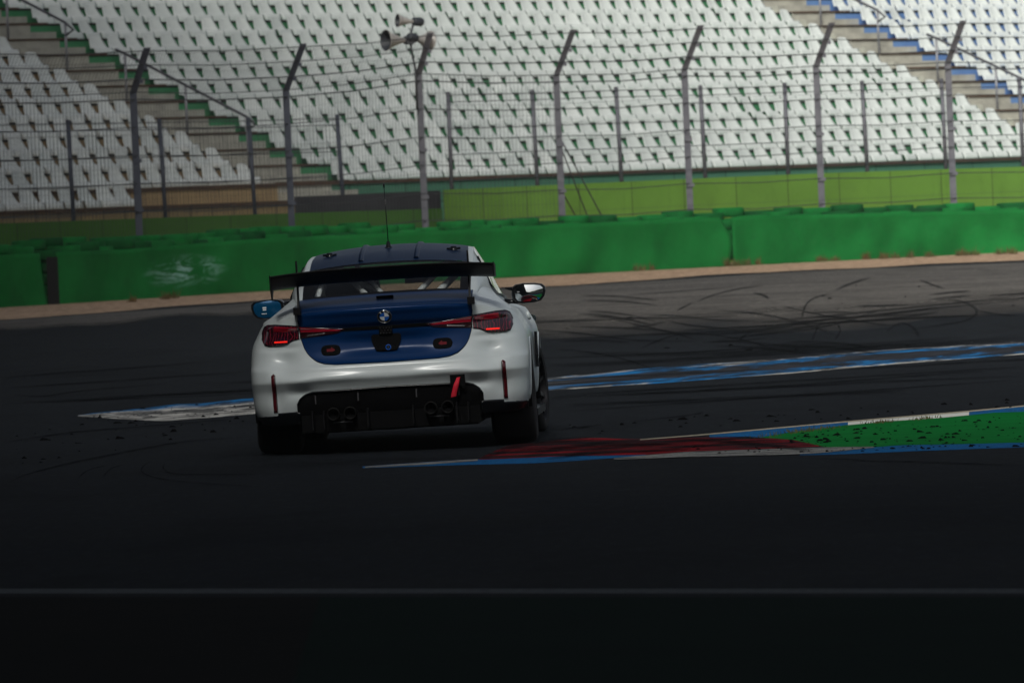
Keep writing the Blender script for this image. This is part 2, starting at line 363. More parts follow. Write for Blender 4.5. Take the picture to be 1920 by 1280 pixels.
# rubber marbles
mb = MB()
def marble(p, s):
    k = rng.rand(6) * .6 + .5; a = rng.rand() * 3.14; Mx = Matrix.Rotation(a, 3, 'Z')
    P = [Vector(v) for v in ((-1.3 * k[0], 0, .0), (0, -.7 * k[1], 0), (1.4 * k[2], 0, 0), (0, .7 * k[3], 0), (-.4, 0, .55 * k[4]), (.5, .1, .5 * k[5]))]
    mb.add([p + (Mx @ q) * s for q in P], [(0, 1, 4), (1, 5, 4), (1, 2, 5), (2, 3, 5), (3, 4, 5), (3, 0, 4)])
def scatter(n, poly, s0, s1):
    x0, x1, ya0, ya1, yb0, yb1 = poly
    for i in range(n):
        px = x0 + (x1 - x0) * rng.rand(); t = (px - x0) / (x1 - x0); a = ya0 + (ya1 - ya0) * t; b = yb0 + (yb1 - yb0) * t
        py = a + (b - a) * rng.rand(); marble(ong(px, py, .012), s0 + (s1 - s0) * rng.rand() ** 2.5)
scatter(150, (1480, 1920, 812, 778, 832, 826), .008, .034)
scatter(40, (0, 480, 800, 780, 880, 800), .012, .05)
scatter(55, (160, 480, 772, 752, 790, 780), .008, .035)
scatter(40, (1050, 1920, 790, 745, 820, 765), .012, .045)
scatter(60, (1300, 1920, 838, 828, 852, 840), .01, .025)
scatter(20, (1050, 1920, 560, 520, 700, 640), .02, .06)
M['rubber'] = plain('rubber_crumb', (.004, .004, .0045), rough=1.0, spec=.02)
tag(mb.build('rubber_crumbs', M['rubber']), 'black rubber crumbs scattered over the kerb and tarmac', 'debris', kind='stuff')
# dry grass growing along the inner kerb and at the barrier foot
def tuft(mb, p, n, h, sp):
    for i in range(n):
        a = rng.rand() * 6.28; o = Vector((math.cos(a), math.sin(a), 0)) * rng.rand() * sp; t = Vector((rng.randn() * .35, rng.randn() * .35, 1)) * h * (.4 + rng.rand() * .7)
        w_ = Vector((math.cos(a + 1.5), math.sin(a + 1.5), 0)) * .004 * (1 + h * 8)
        mb.add([p + o - w_, p + o + w_, p + o + t], [(0, 1, 2)])
mb = MB()
for px in list(rng.uniform(1415, 1560, 26)) + list(rng.uniform(1640, 1675, 9)) + list(rng.uniform(1715, 1750, 8)):
    py = float(np.interp(px, [1415, 1500, 1590, 1670, 1757], [818, 806, 795, 787, 781]))
    if 1760 > px and math.sin(px * .05) + math.sin(px * .11) > -.9: tuft(mb, ong(px, py + 1.5 + rng.rand() * 3, .01), 9, .014 + .018 * rng.rand(), .14)
M['drygrass'] = mottled('dry_grass', (.10, .095, .03), (.05, .06, .02), 6, .9)
tag(mb.build('kerb_grass', M['drygrass']), 'dry low grass growing along the inner kerb paint', 'grass', kind='stuff')
mb = MB()
BX = [-600, 0, 250, 480, 950, 1060, 1300, 1500, 1900, 2500]; BY = [612, 577, 563, 543, 515, 510, 500, 488, 473, 450]
for px in (250, 310, 330, 1000, 1015, 1200, 1225, 1370, 1385, 1400, 1420, 1540, 1543, 1565, 1623, 1655, 1657, 1680, 1708, 1742, 1745, 1800, 1812, 1830, 1875, 1895):
    for k in range(4): tuft(mb, ong(px + rng.randn() * 4, float(np.interp(px, BX, BY)) + 3, .02), 13, .08 + .12 * rng.rand(), .10)
M['weeds'] = mottled('weeds', (.14, .07, .02), (.06, .07, .02), 2, .9)
tag(mb.build('barrier_weeds', M['weeds']), 'rusty brown weeds sprouting along the foot of the green barrier', 'weeds', kind='stuff')

# ------------------------------------------------------------------ tyre barrier
def gmat(name, c1, c2, scale, rough, **k): return mottled(name, c1, c2, scale, rough, **k)
def belt_mat():
    g = NG('green_belt'); v = g.coord('Object'); n = g.noise(v, .8, 6, .65); n2 = g.noise(g.coord('Object', (1, 1, 4)), 3, 5, .7)
    a = g.mix(g.ramp(n, [(.3, 0.0), (.7, 1.0)]), (.003, .098, .018), (.009, .180, .035))
    a = g.mix(g.ramp(n2, [(.60, 0.0), (.78, .6)]), a, (.01, .06, .02))
    g.col(a).set(rough=.85, spec=.12).bump(n, .4, .15); return g.m
def scuff_mat():
    g = NG('scuffed_belt'); v = g.coord('Object'); n = g.noise(v, .8, 6, .65)
    a = g.mix(g.ramp(n, [(.3, 0.0), (.7, 1.0)]), (.003, .098, .018), (.009, .180, .035))
    t = g.n('ShaderNodeTexCoord'); mp = g.n('ShaderNodeMapping'); g.l(t.outputs['UV'], mp.inputs[0]); mp.inputs['Scale'].default_value = (1, 1, 1)
    gr = g.n('ShaderNodeVectorMath', operation='DISTANCE'); mp2 = g.n('ShaderNodeMapping'); g.l(t.outputs['UV'], mp2.inputs[0]); mp2.inputs['Scale'].default_value = (9.0, 1.9, 0)
    g.l(mp2.outputs[0], gr.inputs[0]); gr.inputs[1].default_value = SCUFF
    nn = g.noise(g.coord('UV', (20, 5, 1)), 1.0, 7, .72, 1.6)
    k = g.math('MULTIPLY', g.ramp(gr.outputs['Value'], [(0.15, 1.0), (.62, 0.0)]), g.ramp(nn, [(.47, 0.0), (.60, 1.0)]))
    a = g.mix(k, a, (.26, .48, .42))
    g.col(a).set(rough=.85, spec=.12); return g.m
SCUFF = (9.0 * .19, 1.9 * .52, 0)
M['belt'] = belt_mat(); M['scuffed'] = scuff_mat()
def tyre_mat():
    g = NG('green_painted_tyre'); oi = g.n('ShaderNodeObjectInfo'); n = g.noise(g.coord('Object'), 4, 6, .6)
    c = g.mix(g.ramp(n, [(.3, 0.0), (.7, 1.0)]), (.004, .105, .020), (.010, .19, .038))
    c = g.mix(g.ramp(oi.outputs['Random'], [(.35, 0.0), (.95, .75)]), c, (.003, .035, .012)); g.col(c).set(rough=.85, spec=.12); return g.m
M['tyre_green'] = tyre_mat() if True else mottled('green_painted_tyre', (.004, .105, .020), (.012, .20, .040), 4, .85, spec=.12)
M['void'] = plain('gap_black', (.006, .006, .007), rough=.9)
def barrier(px):
    """foot of the barrier (world) for a photo column"""
    return atY(px, float(np.interp(px, BX, BY)), float(YB(px)))
YB = pchip([-600, 0, 480, 960, 1900, 2500], [145.5, 150.5, 157.5, 162.5, 168.5, 171])
TOPX = [-600, 0, 250, 480, 950, 1060, 1300, 1500, 1900, 2500]; TOPY = [510, 478, 466, 448, 427, 420, 409, 403, 393, 375]
bsegs = [(-520, 92, 'long green rubber belt of the tyre barrier left of the black gap', 'belt'), (112, 1366, 'long scuffed green rubber belt between the black gap and the torn joint', 'scuffed'),
         (1376, 2400, 'green rubber belt of the barrier right of the torn joint', 'belt')]
for x0, x1, lab, mt in bsegs:
    V = []; U = []; n = int((x1 - x0) / 7); nr = 12
    for i in range(n + 1):
        px = x0 + (x1 - x0) * i / n; P = barrier(px); Y = P.y
        h = atY(px, float(np.interp(px, TOPX, TOPY)), Y).z - P.z
        t = i / n
        bul = .07 * math.sin(px * .019) + .05 * math.sin(px * .047 + 1) + .035 * math.sin(px * .093); bul = max(bul, -.05)
        for j in range(nr):
            s = j / (nr - 1); b = bul * math.sin(math.pi * min(s * 1.15, 1)) + .10 * (1 - s) ** 3
            xx = P.x; endc = 0
            if x1 == 1366: endc = max(0, (px - 1320) / 46) ** 2 * (-.07 * math.sin(math.pi * s * .95) + .14 * (s > .6) * (s - .6) / .4)
            if x1 == 92: endc = max(0, (px - 70) / 22) ** 2 * .12 * s
            V.append((xx - endc, Y - b - .12, P.z - .08 * (1 - s) + h * s)); U.append((t, s))
    o = build('barrier_belt', V, grid_faces(n + 1, nr), M[mt], smooth=True, uv=U)
    md = o.modifiers.new('thick', 'SOLIDIFY'); md.thickness = .03; md.offset = 1
    tag(o, lab, 'barrier belt', 'rubber belts facing the tyre barrier')
P = barrier(102); mb = MB(); mb.box(P + Vector((0, -.12, .40)), (.20, .05, .90))  # dark panel added to stand for the black depth of the gap
tag(mb.build('gap_panel', M['void']), 'dark panel added to blacken the open gap between the left green belts', 'gap panel')
# tyre stacks behind the belt: a tyre is a fat ring
def tyre_ring(mb, c, r, h):
    prof = [(r * .60, -h * .38), (r * .78, -h * .46), (r * .94, -h * .44), (r, -h * .34), (r, h * .34), (r * .94, h * .44), (r * .78, h * .46), (r * .60, h * .38)]
    mb.lathe(prof, 22, Matrix.Translation(c), close=True)
stk = []
def along(px0, px1, step, off):
    out = []; px = px0
    while px < px1:
        P = barrier(px); P2 = barrier(px + 5); sp = (P2 - P).length / 5; out.append((px, P)); px += step / sp * (1 + .04 * rng.randn())
    return out
cnt = [0, 0]
ordn = ['first', 'second', 'third', 'fourth', 'fifth', 'sixth', 'seventh', 'eighth', 'ninth', 'tenth', 'eleventh', 'twelfth', 'thirteenth', 'fourteenth', 'fifteenth', 'sixteenth', 'seventeenth', 'eighteenth', 'nineteenth', 'twentieth']
def ordinal(n):
    if n <= 20: return ordn[n - 1]
    tens = {2: 'twenty', 3: 'thirty', 4: 'forty', 5: 'fifty', 6: 'sixty', 7: 'seventy'}; a, b = divmod(n, 10)
    return (tens[a] + '-' + ordn[b - 1]) if b else tens[a][:-1] + 'ieth'
for row, (off, zz) in enumerate(((.60, 0), (1.22, .10))):
    vis = 0
    for px, P in along(-60 + 15 * row, 1990, .64, off):
        q = Vector((P.x, P.y + off + .05 * rng.randn(), P.z))
        top = atY(px, float(np.interp(px, TOPX, TOPY)), P.y).z
        hh = .205; z = top + zz + .055 + .04 * rng.randn() + (.07 if px < 700 else 0); mb = MB(); k = 0
        jx, jy = .04 * rng.randn(), .04 * rng.randn()
        while z - hh * (k + 1) > P.z - .05 and k < 5:
            tyre_ring(mb, (q.x + jx * (k == 0), q.y + jy * (k == 0), z - hh * (k + .5)), .31 + .01 * rng.randn(), hh * .97); k += 1
        o = mb.build('tyre_stack', M['tyre_green'], smooth=True)
        inv = True
        if inv: vis += 1
        where = ('front' if row == 0 else 'back') + ' barrier row'
        tag(o, f'green tyre stack, {ordinal(max(vis,1))} from the left photo edge in the {where}' if inv else 'green painted tyre stack beyond the photo edge in the barrier ' + ('front' if row == 0 else 'back') + ' row', 'tyre stack', 'stacks of painted tyres behind the green belt')

# ------------------------------------------------------------------ walls behind the barrier
def brickmat(name, c1, c2, mortar, bw, bh, ms=.01, scale=1.0, rough=.8, off=0.0):
    g = NG(name); uv = g.coord('UV'); br = g.n('ShaderNodeTexBrick'); br.inputs['Scale'].default_value = scale
    br.inputs['Brick Width'].default_value = bw; br.inputs['Row Height'].default_value = bh; br.inputs['Mortar Size'].default_value = ms; br.offset = off
    br.inputs['Color1'].default_value = (*c1, 1); br.inputs['Color2'].default_value = (*c2, 1); br.inputs['Mortar'].default_value = (*mortar, 1)
    g.l(uv, br.inputs['Vector']); n = g.noise(uv, 1.2, 6, .7); n2 = g.noise(g.coord('UV', (3, .6, 1)), 2.0, 6, .7)
    c = g.mix(g.ramp(n, [(.35, .35), (.65, 0.0)]), br.outputs[0], tuple(x * .55 for x in c1))
    c = g.mix(g.ramp(n2, [(.55, 0.0), (.8, .5)]), c, tuple(x * .4 for x in c2))
    g.col(c).set(rough=rough); return g.m
M['lime'] = brickmat('lime_wall_paint', (.125, .275, .030), (.105, .24, .026), (.04, .07, .01), 1.25, 9, .012)
M['limelow'] = brickmat('dark_lime_paint', (.045, .16, .012), (.04, .13, .010), (.02, .05, .01), 1.25, 9, .012)
M['teal'] = brickmat('teal_wall_paint', (.070, .23, .14), (.05, .18, .11), (.02, .08, .05), 1.7, .45, .02)
M['tan'] = brickmat('tan_concrete', (.32, .225, .10), (.26, .19, .09), (.09, .06, .035), .62, 3, .02)
M['banner'] = mottled('black_banner', (.012, .013, .017), (.035, .035, .042), 1.2, .6)
M['concrete'] = mottled('stair_concrete', (.47, .46, .39), (.31, .30, .26), 2.5, .9, (1, 1, 1))
M['nosing'] = mottled('rusty_nosing', (.10, .05, .025), (.05, .03, .02), 3, .8)
def wallpx(name, pts_top, Yf, zlow, mat, th=.2, n=30, parent=None):
    """upright wall: photo polyline of its top edge, depth function, down to zlow below"""
    xs, ysx = zip(*pts_top); V = []; U = []; L = 0; prev = None
    for i in range(n + 1):
        px = xs[0] + (xs[-1] - xs[0]) * i / n; Y = Yf(px); T = atY(px, float(np.interp(px, xs, ysx)), Y)
        if prev: L += (T - prev).length
        prev = T; zl = zlow(px, T)
        for dy, z in ((0, zl), (0, T.z), (th, T.z), (th, zl)):
            V.append((T.x, T.y + dy, z)); U.append((L, z + dy))
    Fc = grid_faces(n + 1, 4); Fc += [(0, 3, 2, 1), (n * 4, n * 4 + 1, n * 4 + 2, n * 4 + 3)]
    return build(name, V, Fc, mat, parent, uv=U)
YL = lambda px: float(np.interp(px, [-600, 0, 400, 830, 960, 1900, 2600], [152, 158.5, 163.5, 168, 169.7, 176, 180]))
zg = lambda px, T: gz(T.y) - .05
tag(wallpx('low_wall', [(-500, 438), (0, 419), (480, 402), (829, 391)], YL, zg, M['limelow'], .25), 'low dark lime green wall behind the tyres on the left', 'wall')
tag(wallpx('panel_wall', [(830, 356), (1347, 333), (1549, 324.5), (1920, 312.5), (2500, 295)], YL, zg, M['lime'], .3), 'taller bright lime green panelled wall behind the fence posts', 'wall')
tag(wallpx('banner', [(552, 369), (826, 357)], lambda px: YL(px) + .1, lambda px, T: T.z - .37, M['banner'], .06, 12), 'black banner hanging above the low green wall', 'banner')

# ------------------------------------------------------------------ grandstand
K = 1.08; TH = R(47.62); KAP = .000255 / K; SP = .5 * K; DEP = .8 * K; RISE = .3395 * K
X0, Y0_, Z0 = -3.57 * K, 163.94 * K, CAM_H + (3.308 - 1.77) * K
SR = 24.75 * K; AW = 2.15
def sp(s, v, z=0.0):
    """stand coordinates: s along rows, v up the slope in rows, z above row-0 tread edge"""
    a = TH + KAP * s
    x = X0 + (math.sin(a) - math.sin(TH)) / KAP; y = Y0_ - (math.cos(a) - math.cos(TH)) / KAP
    return Vector((x - math.sin(a) * DEP * v, y + math.cos(a) * DEP * v, Z0 + z))
stand = empty('grandstand', sp(0, -2, -Z0), 'stepped open concrete grandstand rising behind the fences, painted tan, green and blue', 'grandstand')
stand_inv = stand.location.copy()
def local(V): return [Vector(v) - stand_inv for v in V]
KMAX = 14
def terrace(name, s0, s1, k0, k1, mat_, wall=True):
    n = max(2, int(abs(s1 - s0) / 1.2)); V = []; U = []
    for i in range(n + 1):
        s = s0 + (s1 - s0) * i / n
        prof = [(k0, -9.0)] if wall else [(k0, RISE * (k0 - 1))]
        for k in range(k0, k1 + 1): prof += [(k, RISE * k), (k + .998, RISE * k)]
        for (v, z) in prof:
            p = sp(s, v, z);
            if p.z < gz(p.y) - .1: p.z = gz(p.y) - .1
            V.append(p); U.append((s, p.z))
    return build(name, local(V), grid_faces(n + 1, len(prof), flip=True), mat_, stand, uv=U)
M['paintgreen'] = mottled('green_step_paint', (.040, .22, .085), (.055, .27, .12), 2, .8)
M['painttan'] = mottled('tan_step_paint', (.42, .30, .15), (.30, .21, .11), 2, .85)
M['paintblue'] = mottled('blue_step_paint', (.10, .20, .42), (.12, .24, .48), 2, .8)
terrace('terrace', -16, -AW, -2, KMAX, M['tan'])['label'] = 'tan painted terrace of the left block'
terrace('terrace', -AW, -SP, -2, KMAX, M['concrete'])['label'] = 'bare concrete steps of the left aisle'
terrace('terrace', -SP, SR - AW, -1, KMAX, M['teal'])['label'] = 'green painted terrace of the middle block'
terrace('terrace', SR - AW, SR - SP, -1, KMAX, M['concrete'])['label'] = 'bare concrete steps of the right aisle'
terrace('terrace', SR - SP, 46, -1, KMAX + 2, M['paintblue'])['label'] = 'blue painted terrace of the right block'
# painted faces of the risers (the wall below keeps its blockwork)
def riser_strip(name, s0, s1, k0, k1, mat_, z0=0, z1=1, off=.004):
    V = []; Fc = []; n = max(1, int((s1 - s0) / 1.5))
    for k in range(k0, k1 + 1):
        b = len(V)
        for i in range(n + 1):
            s = s0 + (s1 - s0) * i / n
            for z in (z0, z1): V.append(sp(s, k - off, RISE * (k - 1 + z)))
        Fc += grid_faces(n + 1, 2, b, True)
    return build(name, local(V), Fc, mat_, stand)
riser_strip('riser_paint', -SP, SR - AW, 0, KMAX, M['paintgreen'], .02, .97)
riser_strip('riser_paint', SR - SP, 46, 0, KMAX, M['paintblue'], .02, .97)
riser_strip('riser_paint', -16, -AW, -1, KMAX, M['painttan'], .02, .97)
M['rowshade'] = mottled('painted_row_shade', (.022, .026, .022), (.012, .014, .013), 3, .9)  # near-black strip painting the shade under the seats onto the riser tops
for s0, s1 in ((-16, -AW), (-SP, SR - AW), (SR - SP, 46)): riser_strip('row_shade', s0, s1, -1 if s0 < -10 else 0, KMAX, M['rowshade'], .90, 1.02, .02)
for a0 in (0.0, SR):
    mb = MB(); mc = MB()
    for k in range(-1, KMAX + 1):
        for (ma, s0, s1, v0, v1, z0, z1) in ((mb, a0 - AW + .03, a0 - .2, k - .5, k - .004, RISE * (k - 1) + .004, RISE * (k - .5)),
                                            (mc, a0 - AW + .05, a0 - .02, k - .03, k + .12, RISE * k - .012, RISE * k + .03)):
            P = [sp(s, v, z) for s in (s0, s1) for v in (v0, v1) for z in (z0, z1)]
            ma.add(local(P), [(0, 1, 3, 2), (4, 6, 7, 5), (0, 4, 5, 1), (2, 3, 7, 6), (0, 2, 6, 4), (1, 5, 7, 3)])
    tag(mb.build('half_steps', M['concrete'], stand)); mc.build('step_nosing', M['nosing'], stand)
# front coping line under the first row
for (s0, s1, k) in ((-16, -AW, -2), (-16, -.1, -1), (-.1, 46, -1)):
    mb = MB(); n = 20
    for i in range(n):
        sa, sb = s0 + (s1 - s0) * i / n, s0 + (s1 - s0) * (i + 1) / n
        P = [sp(s, v, z) for s in (sa, sb) for v in (k - .06, k + .1) for z in (RISE * k - .06, RISE * k + .008)]
        mb.add(local(P), [(0, 1, 3, 2), (4, 6, 7, 5), (0, 4, 5, 1), (2, 3, 7, 6)])
    mb.build('coping', M['nosing'], stand)

# --- seats
def seat_mesh():
    prof = [(.325, .020, .258), (.34, .07, .262), (.362, .125, .263), (.385, .150, .263), (.43, .152, .262), (.51, .152, .254), (.555, .18, .232), (.595, .26, .208), (.635, .345, .180), (.665, .415, .152), (.678, .445, .122)]
    V = []; nx = 9
    for (v, z, hw) in prof:
        for i in range(nx):
            t = -1 + 2 * i / (nx - 1); dz = .012 * t * t if .38 < v < .56 else 0; dv = -.03 * t * t if v > .55 else 0
            if v == .678: dz = -.015 * t * t
            V.append((t * hw, (v + dv) , z + dz))
    n = len(V); Fc = grid_faces(len(prof), nx)
    # rear skin 1.2 cm behind
    for (x, v, z) in list(V): V.append((x * .98, v + .014, z - .012))
    Fc += grid_faces(len(prof), nx, n, True)
    m_ = len(prof)
    for i in range(m_ - 1):
        for c in (0, nx - 1):
            a, b = i * nx + c, (i + 1) * nx + c; Fc.append((a, b, b + n, a + n) if c == 0 else (a, a + n, b + n, b))
    for i in range(nx - 1):
        a = (m_ - 1) * nx + i; Fc.append((a, a + 1, a + 1 + n, a + n)); Fc.append((i, i + n, i + 1 + n, i + 1))
    me = bpy.data.meshes.new('seat'); me.from_pydata(V, [], Fc); me.update(); me.polygons.foreach_set('use_smooth', [True] * len(me.polygons))
    return me
def seatmat():
    g = NG('white_seat_plastic'); oi = g.n('ShaderNodeObjectInfo'); n = g.noise(g.coord('Object'), 6, 5, .7)
    c = g.mix(oi.outputs['Random'], (.70, .73, .70), (.56, .60, .575))
    c = g.mix(g.ramp(n, [(.5, 0.0), (.8, .3)]), c, (.40, .42, .38)); g.col(c).set(rough=.45, spec=.3); return g.m
M['seat'] = seatmat(); SEAT = seat_mesh(); SEAT.materials.append(M['seat'])
def px_of(P):
    d = P - Vector((0, 0, CAM_H)); z = d.dot(fw); return 960 + F * d.dot(cr) / z, 640 - F * d.dot(cu) / z, z
cands = []
def addrow(block, k, s0, n, dirn):
    for i in range(n):
        s = s0 + dirn * (i * SP + (.06 if i == 0 and dirn < 0 else 0))
        c = sp(s, k + .5, RISE * k + .3); x, y, z = px_of(c)
        cands.append((block, k, i + 1, s, x, y, z, -30 < x < 1950 and -18 < y < 1300))
for k in range(-2, KMAX):
    if k == -2: addrow('left', k, -AW - SP * .5 - SP * 8.3, 14, -1)
    else: addrow('left', k, -AW - SP * .5 - .03, 24, -1)
    if k >= -1:
        addrow('middle', k, SP * .5 + .02, int((SR - AW - .1) / SP), 1)
        addrow('right', k, SR + SP * .5 + .02, 30, 1)
rng2 = np.random.RandomState(3)
seen = [c for c in cands if c[7]]
seen.sort(key=lambda c: c[6]); solo = set(id(c) for c in seen[:300])
frame_x = [(Vector((-math.sin(TH + KAP * c[3]), math.cos(TH + KAP * c[3]), 0))) for c in cands]
restV, restF = [], []
bv = np.array([v.co[:] for v in SEAT.vertices]); bf = [tuple(p.vertices) for p in SEAT.polygons]
rowname = lambda k: ordinal(k + 3)
for c, d in zip(cands, frame_x):
    block, k, i, s, x, y, z, vis = c
    if not (-260 < x < 2200 and y > -160): continue
    o3 = sp(s, k, RISE * k); yaw = rng2.randn() * .035; sx = 1 + rng2.randn() * .012; tl = rng2.randn() * .012
    if rng2.rand() < .04: yaw += .18 * rng2.choice([-1, 1])
    e = Vector((d.y, -d.x, 0))
    Mx = Matrix(((e.x, d.x, 0, o3.x), (e.y, d.y, 0, o3.y), (0, 0, 1, o3.z), (0, 0, 0, 1)))
    Mx = Mx @ Matrix.Translation((0, .5, 0)) @ Matrix.Rotation(yaw, 4, 'Z') @ Matrix.Rotation(tl, 4, 'X') @ Matrix.Translation((0, -.5, 0)) @ Matrix.Diagonal((sx, DEP / .864, 1, 1))
    if id(c) in solo:
        o = bpy.data.objects.new('stadium_seat', SEAT); sc.collection.objects.link(o); o.matrix_world = Mx
        side = {'left': 'left of the left aisle', 'middle': 'right of the left aisle', 'right': 'right of the right aisle'}[block]
        tag(o, f'white plastic seat, {rowname(k)} row up, {ordinal(i)} seat {side}', 'seat', {'left': 'seats of the left tan block', 'middle': 'seats of the middle green block', 'right': 'seats of the right blue block'}[block])
    else:
        b = len(restV); A = np.array(Mx); P = bv @ A[:3, :3].T + A[:3, 3]; restV += [tuple(p) for p in P]; restF += [tuple(q + b for q in f) for f in bf]
tag(build('far_seats', restV, restF, M['seat'], smooth=True), 'farther rows of white plastic seats filling the right of the stand', 'seats', kind='stuff')

# --- handrails on the aisles
M['rail'] = mottled('galvanised_rail', (.30, .30, .32), (.20, .20, .22), 8, .5, metal=.4)
M['raildark'] = mottled('weathered_rail', (.10, .10, .11), (.06, .06, .07), 8, .6, metal=.3)
for a0, nm in ((0.0, 'left'), (SR, 'right')):
    for ks, pos in (((0, 2, 4), 'lower'), ((6, 8, 10), 'upper')):
        base = sp(a0 - 1.8, ks[0] + .3, RISE * ks[0]); r_ = empty('handrail', base, f'{pos} grey tube handrail on the {nm} stand aisle', 'handrail', 'handrails on the grandstand aisles')
        tops = []
        for k in ks:
            a = sp(a0 - 1.8, k + .3, RISE * k); t = a + Vector((0, 0, 1.02)); tops.append(t)
            MB().tube([a - base, t - base], .028, 8).build('post', M['rail'], r_, True)
        e0 = tops[0] + (tops[0] - tops[1]).normalized() * .25; e1 = tops[-1] + (tops[-1] - tops[-2]).normalized() * .3
        MB().tube([tops[0] - base - Vector((0, 0, .25)), e0 - base + Vector((0, 0, -.05)), tops[0] - base + Vector((0, 0, .02)), tops[-1] - base + Vector((0, 0, .02)), e1 - base], .03, 8).build('rail', M['raildark'], r_, True)

# ------------------------------------------------------------------ fences
M['post'] = mottled('galvanised_post', (.16, .16, .18), (.10, .10, .12), 5, .6, metal=.3)
M['postblue'] = mottled('blue_grey_post', (.07, .08, .11), (.045, .052, .075), 5, .6, metal=.2)
M['wire'] = plain('steel_wire', (.06, .065, .07), rough=.5, metal=.5)
YF = lambda px: float(np.interp(px, [-300, 250, 540, 790, 1043, 1285, 1530, 1778, 2100], [149, 155.5, 160.5, 164, 166.3, 168, 169.5, 171.2, 173]))
posts = [(-60, 181, -28, 96), (250, 175, 276, 90), (536, 171, 569, 82), (785, 140, 807, 62), (1043, 143, 1075, 56), (1283, 132, 1314, 48), (1530, 126, 1560, 43), (1777, 119, 1806, 39), (2025, 112, 2054, 33)]
fence = empty('catch_fence', barrier(960) + Vector((0, 3, 0)), 'tall debris fence of cranked steel posts and wires behind the tyre barrier', 'fence')
fl = fence.location.copy(); tops = []
for (bx, by, tx, ty) in posts:
    Y = YF(bx); B = atY(bx, by, Y); T = atY(tx, ty, Y - .35); G = Vector((B.x, B.y, gz(B.y) - .05))
    mb = MB(); W_ = .075
    d1 = T - B; ang = math.atan2(T.x - B.x, T.z - B.z)
    # H-section post: two flanges and a web, cranked at the bend
    for (wx, wy, oy) in ((.125, .014, -.055), (.125, .014, .055), (.014, .10, 0)):
        P = []
        for (c, sh) in ((G, 0), (B, 0), (T, 0)):
            for sx, sy in ((-1, -1), (1, -1), (1, 1), (-1, 1)): P.append(c + Vector((sx * wx / 2, sy * wy / 2 + oy, 0)) - fl)
        Fq = []
        for l in (0, 1):
            for q in range(4): Fq.append((l * 4 + q, l * 4 + (q + 1) % 4, l * 4 + 4 + (q + 1) % 4, l * 4 + 4 + q))
        Fq += [(3, 2, 1, 0), (8, 9, 10, 11)]; mb.add(P, Fq)
    for q in (.25, .55): mb.box(B.lerp(T, q) + Vector((.09, -.07, 0)) - fl, (.06, .04, .07))
    for q in (1.6, 2.5): mb.box(Vector((B.x + .02, B.y - .08, gz(B.y) + q)) - fl, (.155, .03, .07))
    mb.build('post', M['post'] if bx > 700 else M['postblue'], fence); tops.append((G, B, T))
def fp(i, h):
    """point on post i; h<=1 up to the bend, 1..2 along the crank"""
    G, B, T = tops[i]; return (G.lerp(B, h) if h <= 1 else B.lerp(T, h - 1)) + Vector((0, -.09, 0))
for h in (.30, .43, .565, .70, .835, .97, 1.02, 1.30, 1.62, 1.93):
    pts = []
    for i in range(len(tops)):
        pts.append(fp(i, h) - fl)
        if i < len(tops) - 1:
            mid = (fp(i, h) + fp(i + 1, h)) / 2; mid.z -= .03 * (1 + .6 * rng.rand()); pts.append(mid - fl)
    MB().tube(pts, .009 if h not in (.97, 1.30) else .012, 5, False).build('cable', M['wire'], fence)
for i in range(len(tops) - 1):
    V = []; Fc = []
    def wire(a, b, t):
        n = len(V); dx = (b - a).normalized().cross(Vector((0, 1, 0))) * t
        V.extend([a - dx, a + dx, b + dx, b - dx, a + Vector((0, t * 2, 0)), b + Vector((0, t * 2, 0))]); Fc.extend([(n, n + 1, n + 2, n + 3), (n, n + 3, n + 5, n + 4), (n + 1, n + 4, n + 5, n + 2)])
    nv = int((fp(i, .3) - fp(i + 1, .3)).length / .10)
    for j in range(1, nv if i < 4 else 0):
        t = j / nv; wire(fp(i, .12).lerp(fp(i + 1, .12), t) - fl, fp(i, 1).lerp(fp(i + 1, 1), t) - fl, .0032)
        if i < 3: wire(fp(i, 1).lerp(fp(i + 1, 1), t) - fl, fp(i, 1.93).lerp(fp(i + 1, 1.93), t) - fl, .0028)
    for h in np.arange(.14, 1.0, .055 if i < 4 else .18): wire(fp(i, h) - fl, fp(i + 1, h) - fl, .003)
    if i < 3:
        for h in np.arange(1.05, 1.93, .2): wire(fp(i, h) - fl, fp(i + 1, h) - fl, .003)
    build('mesh_panel', V, Fc, M['wire'], fence)
# guys behind the fourth post
mb = MB()
for a, b in (((1052, 262), (1131, 410)), ((1055, 285), (1104, 412)), ((1057, 365), (1082, 410))):
    mb.tube([atY(*a, YF(1043) + .2) - fl, atY(*b, YF(1043) + 1.6) - fl], .014, 6)
mb.build('guy_wires', M['raildark'], fence)
# rear fence on top of the walls
rp = [(-45, 231), (127, 228), (299, 226), (466, 223), (632, 218), (840, 175), (998, 171), (1155, 166), (1313, 163), (1471, 158), (1616, 154), (1765, 150), (1911, 147), (2055, 143)]
rb = [(-40, 425), (137, 415), (309, 406), (477, 399), (643, 392), (845, 352), (1006, 343), (1164, 337), (1321, 331), (1476, 324), (1625, 319), (1772, 313), (1917, 307), (2060, 302)]
rf = empty('inner_fence', atY(840, 355, YL(840) + .5), 'shorter inner fence of thin straight posts in front of the seats', 'fence'); rl = rf.location.copy(); RT = []
for (a, b) in zip(rp, rb):
    Y = YL(a[0]) + .55; T = atY(*a, Y); B = atY(*b, Y); B.z -= .35; B.x += .02; RT.append((B, T)); mb = MB()
    mb.tube([B - rl, T - rl], .043, 8); mb.tube([T - rl, T - rl + Vector((0, 0, .03))], [.05, .03], 8)
    mb.build('post', M['postblue'] if a[0] < 700 else M['post'], rf, True)
